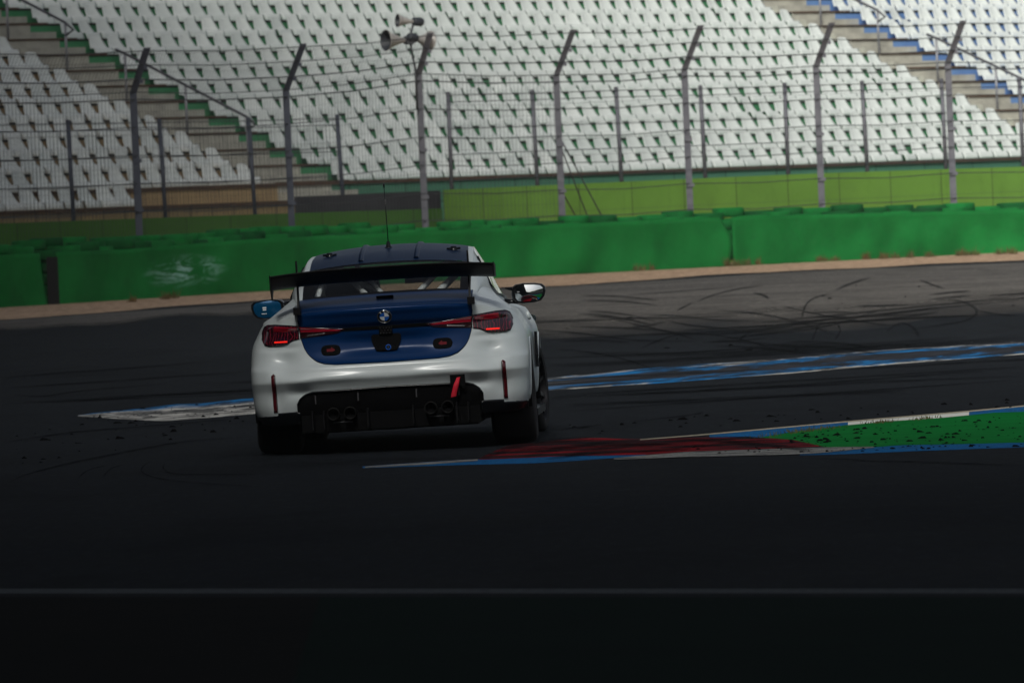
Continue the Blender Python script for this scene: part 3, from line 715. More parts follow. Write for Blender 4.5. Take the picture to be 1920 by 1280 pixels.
for h in (.22, .45, .68, .92, .98):
    for a, b in ((0, 5), (5, len(RT))):
        MB().tube([RT[i][0].lerp(RT[i][1], h) + Vector((0, -.05, 0)) - rl for i in range(a, b)], .009, 5, False).build('rail_wire', M['wire'], rf)
for i in range(len(RT) - 1):
    if i == 4: continue
    V = []; Fc = []
    nv = int((RT[i][0] - RT[i + 1][0]).length / .11)
    for j in range(1, nv if i < 5 else 0): t = j / nv; wire(RT[i][0].lerp(RT[i + 1][0], t) - rl, RT[i][1].lerp(RT[i + 1][1], t) - rl, .003)
    for h in np.arange(.1, 1, .11 if i < 5 else .3): wire(RT[i][0].lerp(RT[i][1], h) - rl, RT[i + 1][0].lerp(RT[i + 1][1], h) - rl, .0028)
    build('mesh_panel', V, Fc, M['wire'], rf)

# loudspeaker cluster beside the third cranked post
M['horn'] = mottled('grey_horn_metal', (.60, .57, .52), (.40, .38, .36), 6, .5, metal=.2)
M['horndark'] = plain('dark_horn_driver', (.04, .045, .055), rough=.5)
Yc = YF(785) - .2; pb = atY(782, 205, Yc); ls = empty('loudspeaker_cluster', pb, 'cluster of three grey horn loudspeakers on a thin pole beside a cranked post', 'loudspeaker')
MB().tube([(0, 0, 0), atY(779, 130, Yc) - pb, atY(771, 92, Yc) - pb, atY(769, 70, Yc) - pb, atY(775, 45, Yc) - pb], .022, 8).build('pole', M['raildark'], ls, True)
def horn(mouth, throat, r, depth=.12, dy=0.0):
    a = atY(*mouth, Yc - depth + dy) - pb; b = atY(*throat, Yc + dy * .5) - pb; d = (b - a); L = d.length; q = d.to_track_quat('Z', 'Y').to_matrix().to_4x4(); q.translation = a
    prof = [(r, 0), (r * 1.04, .01), (r * .98, .03), (r * .80, L * .18), (r * .58, L * .4), (r * .40, L * .62), (r * .26, L * .82), (r * .2, L)]
    inner = [(r, 0), (r * .93, .02), (r * .74, L * .18), (r * .5, L * .4), (r * .3, L * .62), (.01, L * .8)]
    h = MB().lathe(prof, 28, q).build('horn', M['horn'], ls, True)
    MB().lathe(inner, 28, q).build('horn_throat', M['horndark'], h, True)
    q2 = q.copy(); q2.translation = b; MB().lathe([(0.001, -.04), (.075, -.04), (.085, 0), (.085, .13), (.06, .17), (.001, .17)], 20, q2).build('driver', M['horndark'], h, True)
horn((723, 76), (762, 76), .20, .25); horn((806, 78), (778, 72), .20, -.22); horn((745, 39), (778, 41), .125, .15)
MB().box(atY(770, 76, Yc) - pb, (.14, .16, .14)).build('bracket', M['raildark'], ls)

# ------------------------------------------------------------------ unseen blocks added for shade, and the wood behind the camera
M['shadeblock'] = brickmat('dark_shade_block', (.05, .05, .052), (.035, .036, .04), (.015, .015, .016), 6, 3.2, .05)
blk = empty('shade_block', (-28, 60, 0), 'tall dark grey blocks added out of view to shade the track and stand', 'shade block')
def block(y0, y1, x0, x1, h):
    mb = MB(); mb.box(((x0 + x1) / 2 + 28, (y0 + y1) / 2 - 60, h / 2), (x1 - x0, y1 - y0, h)); o = mb.build('wing', M['shadeblock'], blk)  # box and cap of one added sun-blocking mass
    mb = MB(); mb.box(((x0 + x1) / 2 + 28, (y0 + y1) / 2 - 60, h + .4), (x1 - x0 + 1, y1 - y0 + 1, .8)); mb.build('roof', M['matt2'], o)
M['matt2'] = plain('shade_block_cap', (.02, .02, .022), rough=.8)
for a in SHADE_BLOCKS: block(*a)
M['wood'] = mottled('wood_foliage', (.035, .06, .02), (.015, .028, .010), .3, .9)
V = []; nx = 60; nz = 8
for i in range(nx):
    x = -260 + 520 * i / (nx - 1)
    for j in range(nz):
        t = j / (nz - 1); h = 15 + 3.5 * math.sin(x * .11) + 2.5 * math.sin(x * .27 + 2) + 1.5 * rng.randn() * (j == nz - 1)
        V.append((x + rng.randn() * 1.5, -70 - 14 * t + 2 * math.sin(x * .2 + j) + rng.randn() * 1.2, h * t ** .8))
tag(build('wood', V, grid_faces(nx, nz), M['wood']), 'dark belt of trees far behind the camera position', 'wood', kind='stuff')
# ------------------------------------------------------------------ race car (local: x right, y forward from the tail, z up)
def paint(name, c, rough=.28, metal=0.0, coat=1.0):
    g = NG(name); n = g.noise(g.coord('Object'), 3.0, 4, .6)
    g.col(g.mix(g.math('MULTIPLY', n, .14), c, tuple(x * .75 for x in c))).set(rough=rough, metal=metal, coat=coat, coatr=.20)
    n2 = g.noise(g.coord('Object'), 2.2, 3, .5); g.bump(n2, .04, .02)
    if coat < .3: g.set(spec=.08)
    return g.m
M['white'] = paint('white_car_paint', (.58, .635, .645), .45, coat=.55)
M['blue'] = paint('blue_car_paint', (.001, .023, .092), .40, .1, .12)
M['navy'] = paint('dark_blue_roof_paint', (.0025, .014, .045), .4, .1, .07)
M['gloss'] = plain('gloss_black', (.006, .007, .009), rough=.25, spec=.35)
M['matt'] = plain('matt_black', (.0035, .0035, .004), rough=.8, spec=.08)
M['wing'] = plain('carbon_black', (.005, .005, .006), rough=.5, spec=.15)
M['tyre'] = plain('tyre_rubber', (.012, .012, .013), rough=.85)
M['rimm'] = plain('dark_wheel_metal', (.03, .03, .033), rough=.4, metal=.7)
M['chrome'] = plain('silver_trim', (.5, .5, .5), rough=.25, metal=.9)
M['pipe'] = plain('exhaust_metal', (.009, .0085, .008), rough=.5, metal=.6)
M['cage'] = mottled('pale_cage_tube', (.85, .87, .9), (.75, .78, .82), 5, .35)
M['strap'] = plain('red_webbing', (.62, .008, .03), rough=.7)
M['arrow'] = plain('dull_red_arrow', (.15, .004, .011), rough=.8)
M['interior'] = plain('dark_interior', (.012, .013, .015), rough=.8)
def glass(name, tint, mixf):
    g = NG(name); tr = g.n('ShaderNodeBsdfTransparent'); tr.inputs[0].default_value = (*tint, 1)
    gl = g.n('ShaderNodeBsdfGlossy'); gl.inputs['Roughness'].default_value = .03; mx = g.n('ShaderNodeMixShader')
    fr = g.n('ShaderNodeFresnel'); fr.inputs[0].default_value = 1.45; g.l(g.math('MULTIPLY', fr.outputs[0], mixf), mx.inputs[0])
    g.l(tr.outputs[0], mx.inputs[1]); g.l(gl.outputs[0], mx.inputs[2]); g.l(mx.outputs[0], g.out.inputs[0]); return g.m
M['glass'] = glass('clear_glass', (.90, .93, .91), .5)
M['sideglass'] = plain('tinted_glass', (.025, .028, .03), rough=.08, coat=.5)
def lampmat():
    g = NG('red_lamp_glass'); v = g.coord('Object', (1, 1, 1)); wv = g.n('ShaderNodeTexWave', wave_type='BANDS'); wv.inputs['Scale'].default_value = 14; wv.inputs['Distortion'].default_value = 9
    wv.inputs['Detail'].default_value = 3; g.l(v, wv.inputs[0]); n = g.noise(g.coord('Object', (1, 1, 3)), 5, 4, .6)
    c = g.mix(g.ramp(wv.outputs[1], [(.80, 0.0), (.95, 1.0)]), (.030, .003, .006), (.20, .012, .03)); c = g.mix(g.ramp(n, [(.4, 0.0), (.65, .6)]), c, (.012, .008, .03))
    g.col(c).set(rough=.12, coat=1.0, coatr=.02); return g.m
M['lamp'] = lampmat()
M['lamptop'] = plain('red_reflector', (.34, .006, .022), rough=.15, coat=1.0)
M['smoke'] = plain('smoked_lens', (.022, .004, .006), rough=.12, coat=1.0)
def emis(name, c, st):
    g = NG(name); g.col(c).set(es=st); g.b.inputs['Emission Color'].default_value = (*c, 1); return g.m
M['led'] = emis('lit_red_lamp', (1.0, .02, .01), .42)
M['refl'] = plain('dark_red_reflector', (.075, .004, .008), rough=.2, coat=.8)
def mirrormat(name, c, rough=.03, metal=1.0):
    g = NG(name); n = g.noise(g.coord('Object'), 9, 3); g.col(g.mix(g.math('MULTIPLY', n, .1), c, tuple(x * .6 for x in c))).set(rough=rough, metal=metal); return g.m
M['mglass'] = mirrormat('mirror_glass', (.75, .80, .82)); M['mblue'] = mirrormat('blue_tinted_mirror', (.003, .07, .17), .15, .3)
M['sticker'] = plain('white_sticker', (.75, .78, .80), rough=.5); M['bluedot'] = plain('blue_enamel', (.01, .12, .55), rough=.25, coat=1.0)
M['lens'] = plain('camera_lens', (.15, .15, .14), rough=.1, metal=.6)

SC = .978; LEAN = R(-1.15); YAW = R(-1.8)
g0 = ong(735, 847); D0 = 58.8; g0 = atY(735, 847, D0)
car = empty('race_car', (g0.x, D0, 0), 'white race coupe with blue boot lid, dark blue roof and tall black rear wing', 'race car')
car.rotation_euler = (0, 0, YAW); car.scale = (SC, SC, SC)
LM = Matrix.Translation((0, 0, .3)) @ Matrix.Rotation(LEAN, 4, 'Y') @ Matrix.Translation((0, 0, -.3))
def part(name, V, Fc, mat, parent=None, smooth=True, lean=True, mats=None, midx=None):
    VV = [LM @ Vector(v) if lean else Vector(v) for v in V]
    return build(name, VV, Fc, mat, parent or car, smooth, mats=mats, midx=midx)
zt = [.17, .23, .28, .33, .36, .41, .46, .52, .58, .615, .64, .68, .73, .78, .83, .87, .895, .93, .96, 1.0, 1.04]
f_w = pchip([.17, .24, .30, .36, .46, .60, .68, .75, .80, .86, .90, .95, 1.0, 1.04], [.90, .93, .965, .98, .987, .990, .988, .982, .97, .94, .918, .882, .83, .78])
f_yr = pchip([.17, .24, .36, .455, .515, .535, .62, .65, .70, .75, .82, .87, .89, .92, .97, 1.0, 1.03], [.18, .13, .075, .050, .010, -.004, .004, .04, .07, .085, .095, .09, .085, .055, .03, .012, .010])
f_b = pchip([.17, .5, .8, 1.03], [.42, .48, .52, .54]); f_n = pchip([.17, .45, .7, .9, 1.03], [3.6, 3.4, 3.0, 2.7, 2.6])
f_zt = pchip([0, .35, .58, .66, .76, .84, .90], [1.022, 1.018, 1.006, .995, .972, .950, .940])
def disp(x, z):
    x = abs(x); g = lambda a, b, sa, sb: math.exp(-((x - a) / sa) ** 2 - ((z - b) / sb) ** 2)
    d = .052 * g(.725, .665, .085, .075) - .016 * g(.64, .530, .09, .032) + .018 * g(.62, .45, .10, .03) - .006 * g(.845, .52, .05, .22) - .014 * g(.40, .552, .30, .026) + .02 * g(.80, .42, .05, .08)
    d += .018 * max(0, 1 - abs(z - .775) / .03) * max(0, min(1, (x - .60) / .05)) * max(0, min(1, (.93 - x) / .08))
    return d
def rearY(x, z):
    w_ = f_w(z); q = min(abs(x) / w_, .9995); n = f_n(z)
    return f_yr(z) + f_b(z) * (1 - (1 - q ** n) ** (1 / n)) + disp(x, z)
G = pchip([.5, .95, 1.4, 1.9, 2.4, 3.0, 3.35, 3.8, 4.2], [1, 1, .992, .965, .948, .950, .968, .982, .972])
zA = pchip([.5, .8, 1.2, 1.6, 2.1, 3.1, 3.5, 3.85, 4.2, 4.75], [.942, .948, .948, .945, .94, .93, .935, .93, .87, .72])
def shellP(c, z):
    """c: ('r', phi) rear corner column, ('s', y) side column, ('f', phi) nose column"""
    k, v = c
    if k == 'r':
        n = f_n(z); s, co = math.sin(v), max(math.cos(v), 0); x = f_w(z) * s ** (2 / n); return Vector((x, f_yr(z) + f_b(z) * (1 - co ** (2 / n)) + disp(x, z), z))
    if k == 's':
        y0 = f_yr(z) + f_b(z); y = y0 + (4.2 - y0) * v; return Vector((f_w(z) * G(y), y, z))
    s, co = math.sin(v), max(math.cos(v), 0); n = 2.6
    return Vector((f_w(z) * G(4.2) * co ** (2 / n), 4.2 + .55 * s ** (2 / n) - .05 * abs(z - .5), z))
cols = [('r', p) for p in np.concatenate([np.linspace(0, .55, 14), np.linspace(.6, math.pi / 2, 46)])]
ncr = len(cols); cols += [('s', t) for t in np.linspace(.012, 1, 84)] + [('f', p) for p in np.linspace(.08, math.pi / 2, 20)]
def ztop(c):
    if c[0] == 'r':
        x = .9
        for _ in range(3): x = abs(shellP(c, f_zt(min(x, .9)))[0])
        return f_zt(min(x, .9))
    if c[0] == 's': y0 = .55; return zA(y0 + (4.2 - y0) * c[1])
    return .87 - .15 * math.sin(c[1])
NV = 64
c_is_r = lambda i: cols[i][0] == 'r'
def shell_side(sgn):
    V = []; keep = []
    for c in cols:
        zt_ = ztop(c); zb = .26 if c[0] == 'r' else .17
        for j in range(NV):
            t = j / (NV - 1); z = zb + (zt_ - zb) * t; p = shellP(c, z); V.append(Vector((sgn * p.x, p.y, p.z)))
    Fc = []
    for i in range(len(cols) - 1):
        for j in range(NV - 1):
            a = i * NV + j; q = (a, a + NV, a + NV + 1, a + 1); ce = (V[q[0]] + V[q[2]]) / 2
            if c_is_r(i) and ((ce.z > .66 and abs(ce.x) < .43) or (ce.z > .70 and abs(ce.x) < .55)): continue
            if abs(ce.x) > .6:
                if (ce.y - .95) ** 2 + (ce.z - .345) ** 2 < .385 ** 2 and ce.y > .42: continue
                if (ce.y - 3.81) ** 2 + (ce.z - .345) ** 2 < .385 ** 2: continue
            Fc.append(q if sgn > 0 else q[::-1])
    return V, Fc
# top sections (one side), stations in y
ST = [.55, .8, 1.2, 1.6, 2.1, 2.6, 3.1, 3.5, 3.75, 4.3, 4.72]
def tb(l): return pchip(ST, l)
mX = tb([.82, .81, .80, .80, .80, .80, .81, .84, .84, .80, .6]); mZ = tb([.998, 1.015, 1.012, .99, .966, .96, .955, .955, .945, .885, .72])
bX = tb([.645, .675, .715, .738, .75, .755, .765, .76, .76, .72, .5]); bZ = tb([1.075, 1.115, 1.10, 1.04, .995, .988, .985, .978, .97, .90, .74])
cX = tb([.60, .60, .605, .60, .585, .58, .60, .66, .66, .55, .4]); cZ = tb([1.10, 1.195, 1.305, 1.375, 1.405, 1.39, 1.235, 1.04, .995, .93, .75])
dZ = tb([1.112, 1.215, 1.345, 1.42, 1.458, 1.445, 1.305, 1.10, 1.035, .955, .76])
def sec(y):
    """list of (x, z, zone) across one side from shoulder to centre"""
    za = zA(y) if y <= 4.2 else .87 - .15 * ((y - 4.2) / .55)
    xa = f_w(za) * G(min(y, 4.2)) if y <= 4.2 else f_w(za) * max(1 - ((y - 4.2) / .55) ** 2.6, 0.02) ** (1 / 2.6)
    xa = max(xa, .42); o = []
    A, m_, B, C = (xa, za), (min(mX(y), xa - .03), mZ(y)), (min(bX(y), xa - .08), bZ(y)), (min(cX(y), xa - .14), cZ(y))
    for i in range(7):     # shoulder: quadratic through m
        t = i / 6; q = lambda k: (1 - t) ** 2 * A[k] + 2 * t * (1 - t) * (2 * m_[k] - .5 * (A[k] + B[k])) + t * t * B[k]
        o.append((q(0), q(1), 0))
    for i in range(1, 9):  # pillar / side glass, slightly bowed
        t = i / 8; bow = math.sin(math.pi * t) * .018; o.append((B[0] + (C[0] - B[0]) * t + bow, B[1] + (C[1] - B[1]) * t + bow * .3, 1))
    n2 = 16
    for i in range(1, n2 + 1):
        t = i / n2; x = C[0] * (1 - t); o.append((x, C[1] + (dZ(y) - C[1]) * (1 - (1 - t) ** 2.3), 2))
    return o
YSEC = list(np.linspace(.55, 4.72, 96)); SG = [sec(y) for y in YSEC]; NS = len(SG[0])
def strip_mesh(j0, j1, keep, sides=(-1, 1), off=0.0, y0=None, y1=None):
    V = []; Fc = []
    for sgn in sides:
        b = len(V)
        for i, y in enumerate(YSEC):
            for j in range(j0, j1 + 1):
                x, z, _ = SG[i][j]
                if off:
                    a = SG[i][max(j - 1, 0)]; c = SG[i][min(j + 1, NS - 1)]; tx, tz = c[0] - a[0], c[1] - a[1]; L = math.hypot(tx, tz) or 1
                    nx, nz = tz / L, -tx / L
                    if nz < 0 and nx < 0: nx, nz = -nx, -nz
                    x += abs(nx) * off * (1 if j < NS - 1 else 0); z += abs(nz) * off
                V.append(Vector((sgn * x, y, z)))
        nc = j1 - j0 + 1
        for i in range(len(YSEC) - 1):
            for j in range(nc - 1):
                if not keep((YSEC[i] + YSEC[i + 1]) / 2, j0 + j): continue
                a = b + i * nc + j; q = (a, a + 1, a + nc + 1, a + nc); Fc.append(q if sgn < 0 else q[::-1])
    return V, Fc
GE, RE, WE = 1.17, 2.78, 3.56        # rear glass end, roof end, windscreen end
# body = shell + shoulders + pillars + bonnet
V, Fc = [], []
def acc(v, f):
    b = len(V); V.extend(v); Fc.extend([tuple(i + b for i in q) for q in f])
for sg in (-1, 1): acc(*shell_side(sg))
side_glass = lambda y, j: (7 <= j < 14) and y > 1.30 + (j - 7) * .035 and y < 3.35 - (j - 7) * .085
acc(*strip_mesh(0, 6, lambda y, j: True)); acc(*strip_mesh(6, 14, lambda y, j: not side_glass(y, j)))
acc(*strip_mesh(14, NS - 1, lambda y, j: y > WE or (j < 16 and GE < y < WE + .2)))
def section_z(x, y):
    s = sec(y); xs = [p[0] for p in s][::-1]; zs = [p[1] for p in s][::-1]; return float(np.interp(x, xs, zs))
S55 = sec(.55); sx_ = [p[0] for p in S55][::-1]; sz_ = [p[1] for p in S55][::-1]
def deckZ(x, y):
    x = abs(x); ye = rearY(x, f_zt(min(x, .9))); ze = f_zt(min(x, .9)); zt2 = float(np.interp(x, sx_, sz_)); t = min(max((y - ye) / max(.55 - ye, 1e-4), 0), 1)
    dip = -.010 * math.exp(-((y - ye - .05) / .02) ** 2) if x < .6 else 0
    return ze + (zt2 - ze) * t + .012 * math.sin(math.pi * t) + dip
DV = []; ND = 16
for sg in (-1, 1):
    dv = []
    for c in cols[:ncr]:
        z = ztop(c); p = shellP(c, z)
        for j in range(ND):
            t = (j / (ND - 1)) ** 1.5; y = p.y + (.55 - p.y) * t; dv.append(Vector((sg * p.x, y, z if j == 0 else deckZ(p.x, y))))
    acc(dv, grid_faces(ncr, ND, 0, sg < 0))
body = part('body', V, Fc, M['white'])
# windows and roof
rg = lambda y, j: y <= GE
V, Fc = strip_mesh(14, NS - 1, lambda y, j: y <= GE and j >= 16 and .60 < y < 1.12)
part('rear_window', V, Fc, M['glass'])
V, Fc = strip_mesh(14, NS - 1, lambda y, j: y <= GE and not (j >= 16 and .60 < y < 1.12))
part('rear_window_frame', V, Fc, M['wing'])
V, Fc = strip_mesh(15, NS - 1, lambda y, j: GE < y < RE, off=.003); part('roof', V, Fc, M['navy'])
V, Fc = strip_mesh(14, NS - 1, lambda y, j: RE < y < WE and j > 15); part('windscreen', V, Fc, M['glass'])
for sg in (-1, 1):
    V, Fc = strip_mesh(7, 14, side_glass, (sg,), .002); part('side_window', V, Fc, M['sideglass'])
# window line trim
for sg in (-1, 1):
    pts = []
    for y in np.linspace(1.32, 3.35, 24):
        s = sec(y)[7]; pts.append(LM @ Vector((sg * (s[0] + .006), y, s[1] + .004)))
    s = sec(1.55)[13]; pts = [LM @ Vector((sg * (s[0] + .006), 1.58, s[1]))] + pts
    MB().tube(pts, .009, 6).build('window_trim', M['gloss'], car, True)
for sg in (-1, 1):       # raised roof ribs
    V = []; 
    for y in np.linspace(1.22, 2.74, 40):
        for dx, dz in ((-.020, -.002), (-.011, .011), (.011, .011), (.020, -.002)): V.append((sg * .2 + dx, y, section_z(abs(sg * .2 + dx), y) + dz + .004))
    part('roof_rib', V, grid_faces(40, 4, 0, True), M['navy'])
mb = MB(); yy = 1.75; z0 = section_z(0, yy)
mb.lathe([(.001, .05), (.012, .045), (.018, .01), (.034, 0), (.034, -.01)], 16, Matrix.Translation((-.018, yy, z0)))
mb.tube([(-.018, yy, z0 + .03), (-.022, yy - .02, z0 + .44)], [.004, .0028], 6); mb.lathe([(.001, .02), (.006, .015), (.006, -.015), (.001, -.02)], 8, Matrix.Translation((-.022, yy - .02, z0 + .455)))
mb.V = [LM @ v for v in mb.V]; mb.build('aerial', M['gloss'], car, True)
for x_, y_ in ((-.44, 1.6), (.46, 1.55)):
    mb = MB().lathe([(.001, .03), (.02, .028), (.03, .0), (.03, -.01)], 14, Matrix.Translation((x_, y_, section_z(abs(x_), y_)))).tube([(x_ - .05, y_, section_z(abs(x_), y_) + .012), (x_ + .05, y_, section_z(abs(x_), y_) + .012)], .008, 6)
    mb.V = [LM @ v for v in mb.V]; mb.build('roof_catch', M['gloss'], car, True)

# overlays on the rear face: column scans
def overlay(name, xs, zlo, zhi, mat, off, parent=None, nz=22, rim=.012, fy=None, lean=True):
    V = []; n = len(xs); fy = fy or rearY
    for x in xs:
        a, b = zlo(x), zhi(x)
        for j in range(nz):
            z = a + (b - a) * j / (nz - 1); V.append(Vector((x, fy(x, z) - off, z)))
    Fc = grid_faces(n, nz)
    # rim going inwards
    ring = [j for j in range(nz)] + [i * nz + nz - 1 for i in range(1, n)] + [(n - 1) * nz + j for j in range(nz - 2, -1, -1)] + [i * nz for i in range(n - 2, 0, -1)]
    b = len(V)
    for r_ in ring: V.append(V[r_] + Vector((0, rim + off, 0)))
    m_ = len(ring)
    for k in range(m_): Fc.append((ring[k], b + k, b + (k + 1) % m_, ring[(k + 1) % m_]))
    return part(name, V, Fc, mat, parent, True, lean)
# boot lid: face + deck in one mesh
LX = [0, .36, .44, .50, .54, .572, .596, .608, .618]; LZ = [.637, .641, .650, .672, .705, .745, .80, .87, .97]
lidlo = lambda x: float(np.interp(abs(x), LX, LZ))
lxs = list(np.linspace(-.618, -.50, 14)) + list(np.linspace(-.49, .49, 50)) + list(np.linspace(.50, .618, 14))
V = []; nz = 44; nd = 16
def dish(x, z):
    """pressed shape of the lid face: plate recess bowl and lamp shelf"""
    a = math.exp(-((abs(x) - 0) / .30) ** 4) * math.exp(-((z - .765) / .062) ** 4)
    return .022 * a
for x in lxs:
    a, b = lidlo(x), f_zt(abs(x))
    for j in range(nz):
        z = a + (b - a) * j / (nz - 1); V.append(Vector((x, rearY(x, z) - .004 + dish(x, z), z)))
    ye = rearY(x, b)
    for j in range(1, nd + 1):
        y = ye + (.565 - ye) * (j / nd) ** 1.4; V.append(Vector((x, y, deckZ(x, y) + .004)))
Fc = grid_faces(len(lxs), nz + nd)
b = len(V); ring = [i * (nz + nd) for i in range(len(lxs))]; ring = [j for j in range(nz + nd - 1, 0, -1)] + ring + [(len(lxs) - 1) * (nz + nd) + j for j in range(1, nz + nd)]
for r_ in ring: V.append(V[r_] + Vector((0, .012, -.003)))
for k in range(len(ring) - 1): Fc.append((ring[k], b + k, b + k + 1, ring[k + 1]))
lid = part('boot_lid', V, Fc, M['blue'])
# seam around the lid
seam = [LM @ Vector((x, rearY(x, lidlo(x) - .004) - .001, lidlo(x) - .004)) for x in np.linspace(-.618, .618, 70)]
MB().tube(seam, .0035, 5).build('seam', M['matt'], lid)
# dark crease bar joining the lamps
overlay('crease_bar', list(np.linspace(-.31, .31, 30)), lambda x: .868 + .004 * abs(x), lambda x: .893, M['matt'], .008, lid, 6)
mb = MB(); mb.box((0, .30, deckZ(0, .30) + .012), (.12, .05, .016)); mb.V = [LM @ v for v in mb.V]; mb.build('deck_vent', M['matt'], lid)
# lamps
HX = [.29, .40, .62, .78, .845, .872, .886, .892]; HZ = [.886, .895, .922, .940, .941, .928, .900, .88]
LX2 = [.29, .34, .45, .615, .66, .705, .75, .84, .872, .892]; LZ2 = [.881, .858, .848, .836, .828, .806, .797, .797, .806, .85]
for sg in (-1, 1):
    hi = lambda x: float(np.interp(abs(x), HX, HZ)); lo = lambda x: float(np.interp(abs(x), LX2, LZ2))
    for nm, xa, xb in (('outer', .616, .892), ('inner', .29, .611)):
        xs = sorted([sg * x for x in np.linspace(xa, xb, 40)])
        tl = overlay('tail_light', xs, lo, hi, M['lamp'] if nm == 'outer' else M['smoke'], .009, None, 14)
        if nm == 'inner':
            overlay('reflector_strip', sorted([sg * x for x in np.linspace(.32, .61, 30)]), lambda x: lo(x) + (hi(x) - lo(x)) * .50, lambda x: hi(x) - .006, M['lamptop'], .012, tl, 8)
            overlay('clear_strip', sorted([sg * x for x in np.linspace(.43, .56, 20)]), lambda x: lo(x) + .010, lambda x: lo(x) + .017, M['chrome'], .012, tl, 3)
        else:
            overlay('reflector_strip', sorted([sg * x for x in np.linspace(.63, .80, 30)]), lambda x: lo(x) + (hi(x) - lo(x)) * .66, lambda x: hi(x) - .010, M['lamptop'], .011, tl, 6)
            overlay('lit_bar', sorted([sg * x for x in np.linspace(.705, .80, 20)]), lambda x: .814, lambda x: .825, M['led'], .013, tl, 5)
            MB().tube([LM @ Vector((x, rearY(x, hi(x)) - .004, hi(x) + .002)) for x in xs], .004, 6).build('bezel', M['gloss'], tl, True)
            MB().tube([LM @ Vector((x, rearY(x, lo(x)) - .004, lo(x) - .002)) for x in xs], .004, 6).build('bezel', M['gloss'], tl, True)
# badge
bd = empty('badge', (0, 0, 0), None, None); bd.parent = car
bc = LM @ Vector((0, rearY(0, .957) - .006, .957)); tilt = math.atan2(rearY(0, .99) - rearY(0, .92), .07)
BM = Matrix.Translation(bc) @ Matrix.Rotation(LEAN, 4, 'Y') @ Matrix.Rotation(R(90) - tilt, 4, 'X')
bd.matrix_local = BM
MB().lathe([(.001, .004), (.049, .004), (.0505, .002), (.0505, -.01)], 40).build('disc', M['gloss'], bd, True)
MB().lathe([(.0485, .0045), (.0495, .007), (.0515, .007), (.0525, .002)], 40).build('rim', M['chrome'], bd, True)
for q in range(4):
    a0 = q * math.pi / 2; r_ = .0325
    V = [(0, 0, .006)] + [(r_ * math.cos(a0 + t * math.pi / 2 / 10), r_ * math.sin(a0 + t * math.pi / 2 / 10), .006) for t in range(11)]
    build('quadrant', V, [(0, i, i + 1) for i in range(1, 11)], M['sticker'] if q % 2 == 0 else M['bluedot'], bd)
for ch, a in (('B', 38), ('M', 0), ('W', -38)):
    cu_ = bpy.data.curves.new('letter', 'FONT'); cu_.body = ch; cu_.size = .019; cu_.align_x = 'CENTER'; cu_.align_y = 'CENTER'; cu_.extrude = .0006; cu_.materials.append(M['sticker'])
    tmp = bpy.data.objects.new('tmp', cu_); me_ = bpy.data.meshes.new_from_object(tmp); bpy.data.objects.remove(tmp)
    o = bpy.data.objects.new('letter', me_); sc.collection.objects.link(o); o.parent = bd; t = R(90 + a); o.location = (.0408 * math.cos(t), .0408 * math.sin(t), .0065); o.rotation_euler = (0, 0, R(a))
# studded pad and plate recess with camera
pad = overlay('studded_pad', list(np.linspace(-.048, .048, 10)), lambda x: .826, lambda x: .889, M['matt'], .016, lid, 6)
mb = MB()
for r_ in range(3):
    for c in range(4):
        x = -.036 + .021 * c + (.010 if r_ % 2 else 0); z = .838 + .018 * r_; mb.lathe([(.001, .004), (.005, .003), (.006, 0)], 8, Matrix.Translation(LM @ Vector((x, rearY(x, z) - .017, z))) @ Matrix.Rotation(R(90), 4, 'X'))
mb.build('studs', M['rimm'], pad, True)
rxl = list(np.linspace(-.105, .105, 34)); rlo = lambda x: .715 + max(0, abs(x) - .072) / .033 * .075; rhi = lambda x: .833 - max(0, abs(x) - .092) * .8
pr = overlay('plate_recess', rxl, rlo, rhi, M['matt'], -.010 + .012, lid, 16)
pi_ = overlay('recess_lamp_panel', list(np.linspace(-.055, .055, 20)), lambda x: .716, lambda x: .758 - 4 * x * x, M['matt'], .010, lid, 8)
cc = LM @ Vector((.012, rearY(0, .735) - .014, .738)); CMx = Matrix.Translation(cc) @ Matrix.Rotation(R(90), 4, 'X')
MB().lathe([(.0135, 0), (.0145, .006), (.019, .006), (.020, 0)], 24, CMx).build('camera_ring', M['bluedot'], pi_, True)
MB().lathe([(.001, .006), (.006, .004), (.008, 0)], 16, CMx).build('camera_lens', M['lens'], pi_, True)
# towing arrows in dark ovals
for sg in (-1, 1):
    cx, cz = sg * .396, .742
    hh = lambda x: .036 * math.sqrt(max(0, 1 - ((x - cx) / .070) ** 4)) + .0015
    ov = overlay('tow_point_cover', list(np.linspace(cx - .070, cx + .070, 24)), lambda x: cz - hh(x), lambda x: cz + hh(x), M['matt'], .008, lid, 10)
    ys = rearY(cx, cz) - .012; d = -sg
    P = [(-.028, .010), (.004, .010), (.004, .022), (.032, 0), (.004, -.022), (.004, -.010), (-.028, -.010)]
    V = [(cx + d * a, ys + .03 * 0, cz + b) for a, b in P] + [(cx + d * a, ys + .004, cz + b) for a, b in P]
    part('arrow', V, [tuple(range(7)), tuple(range(13, 6, -1))], M['arrow'], ov, False)
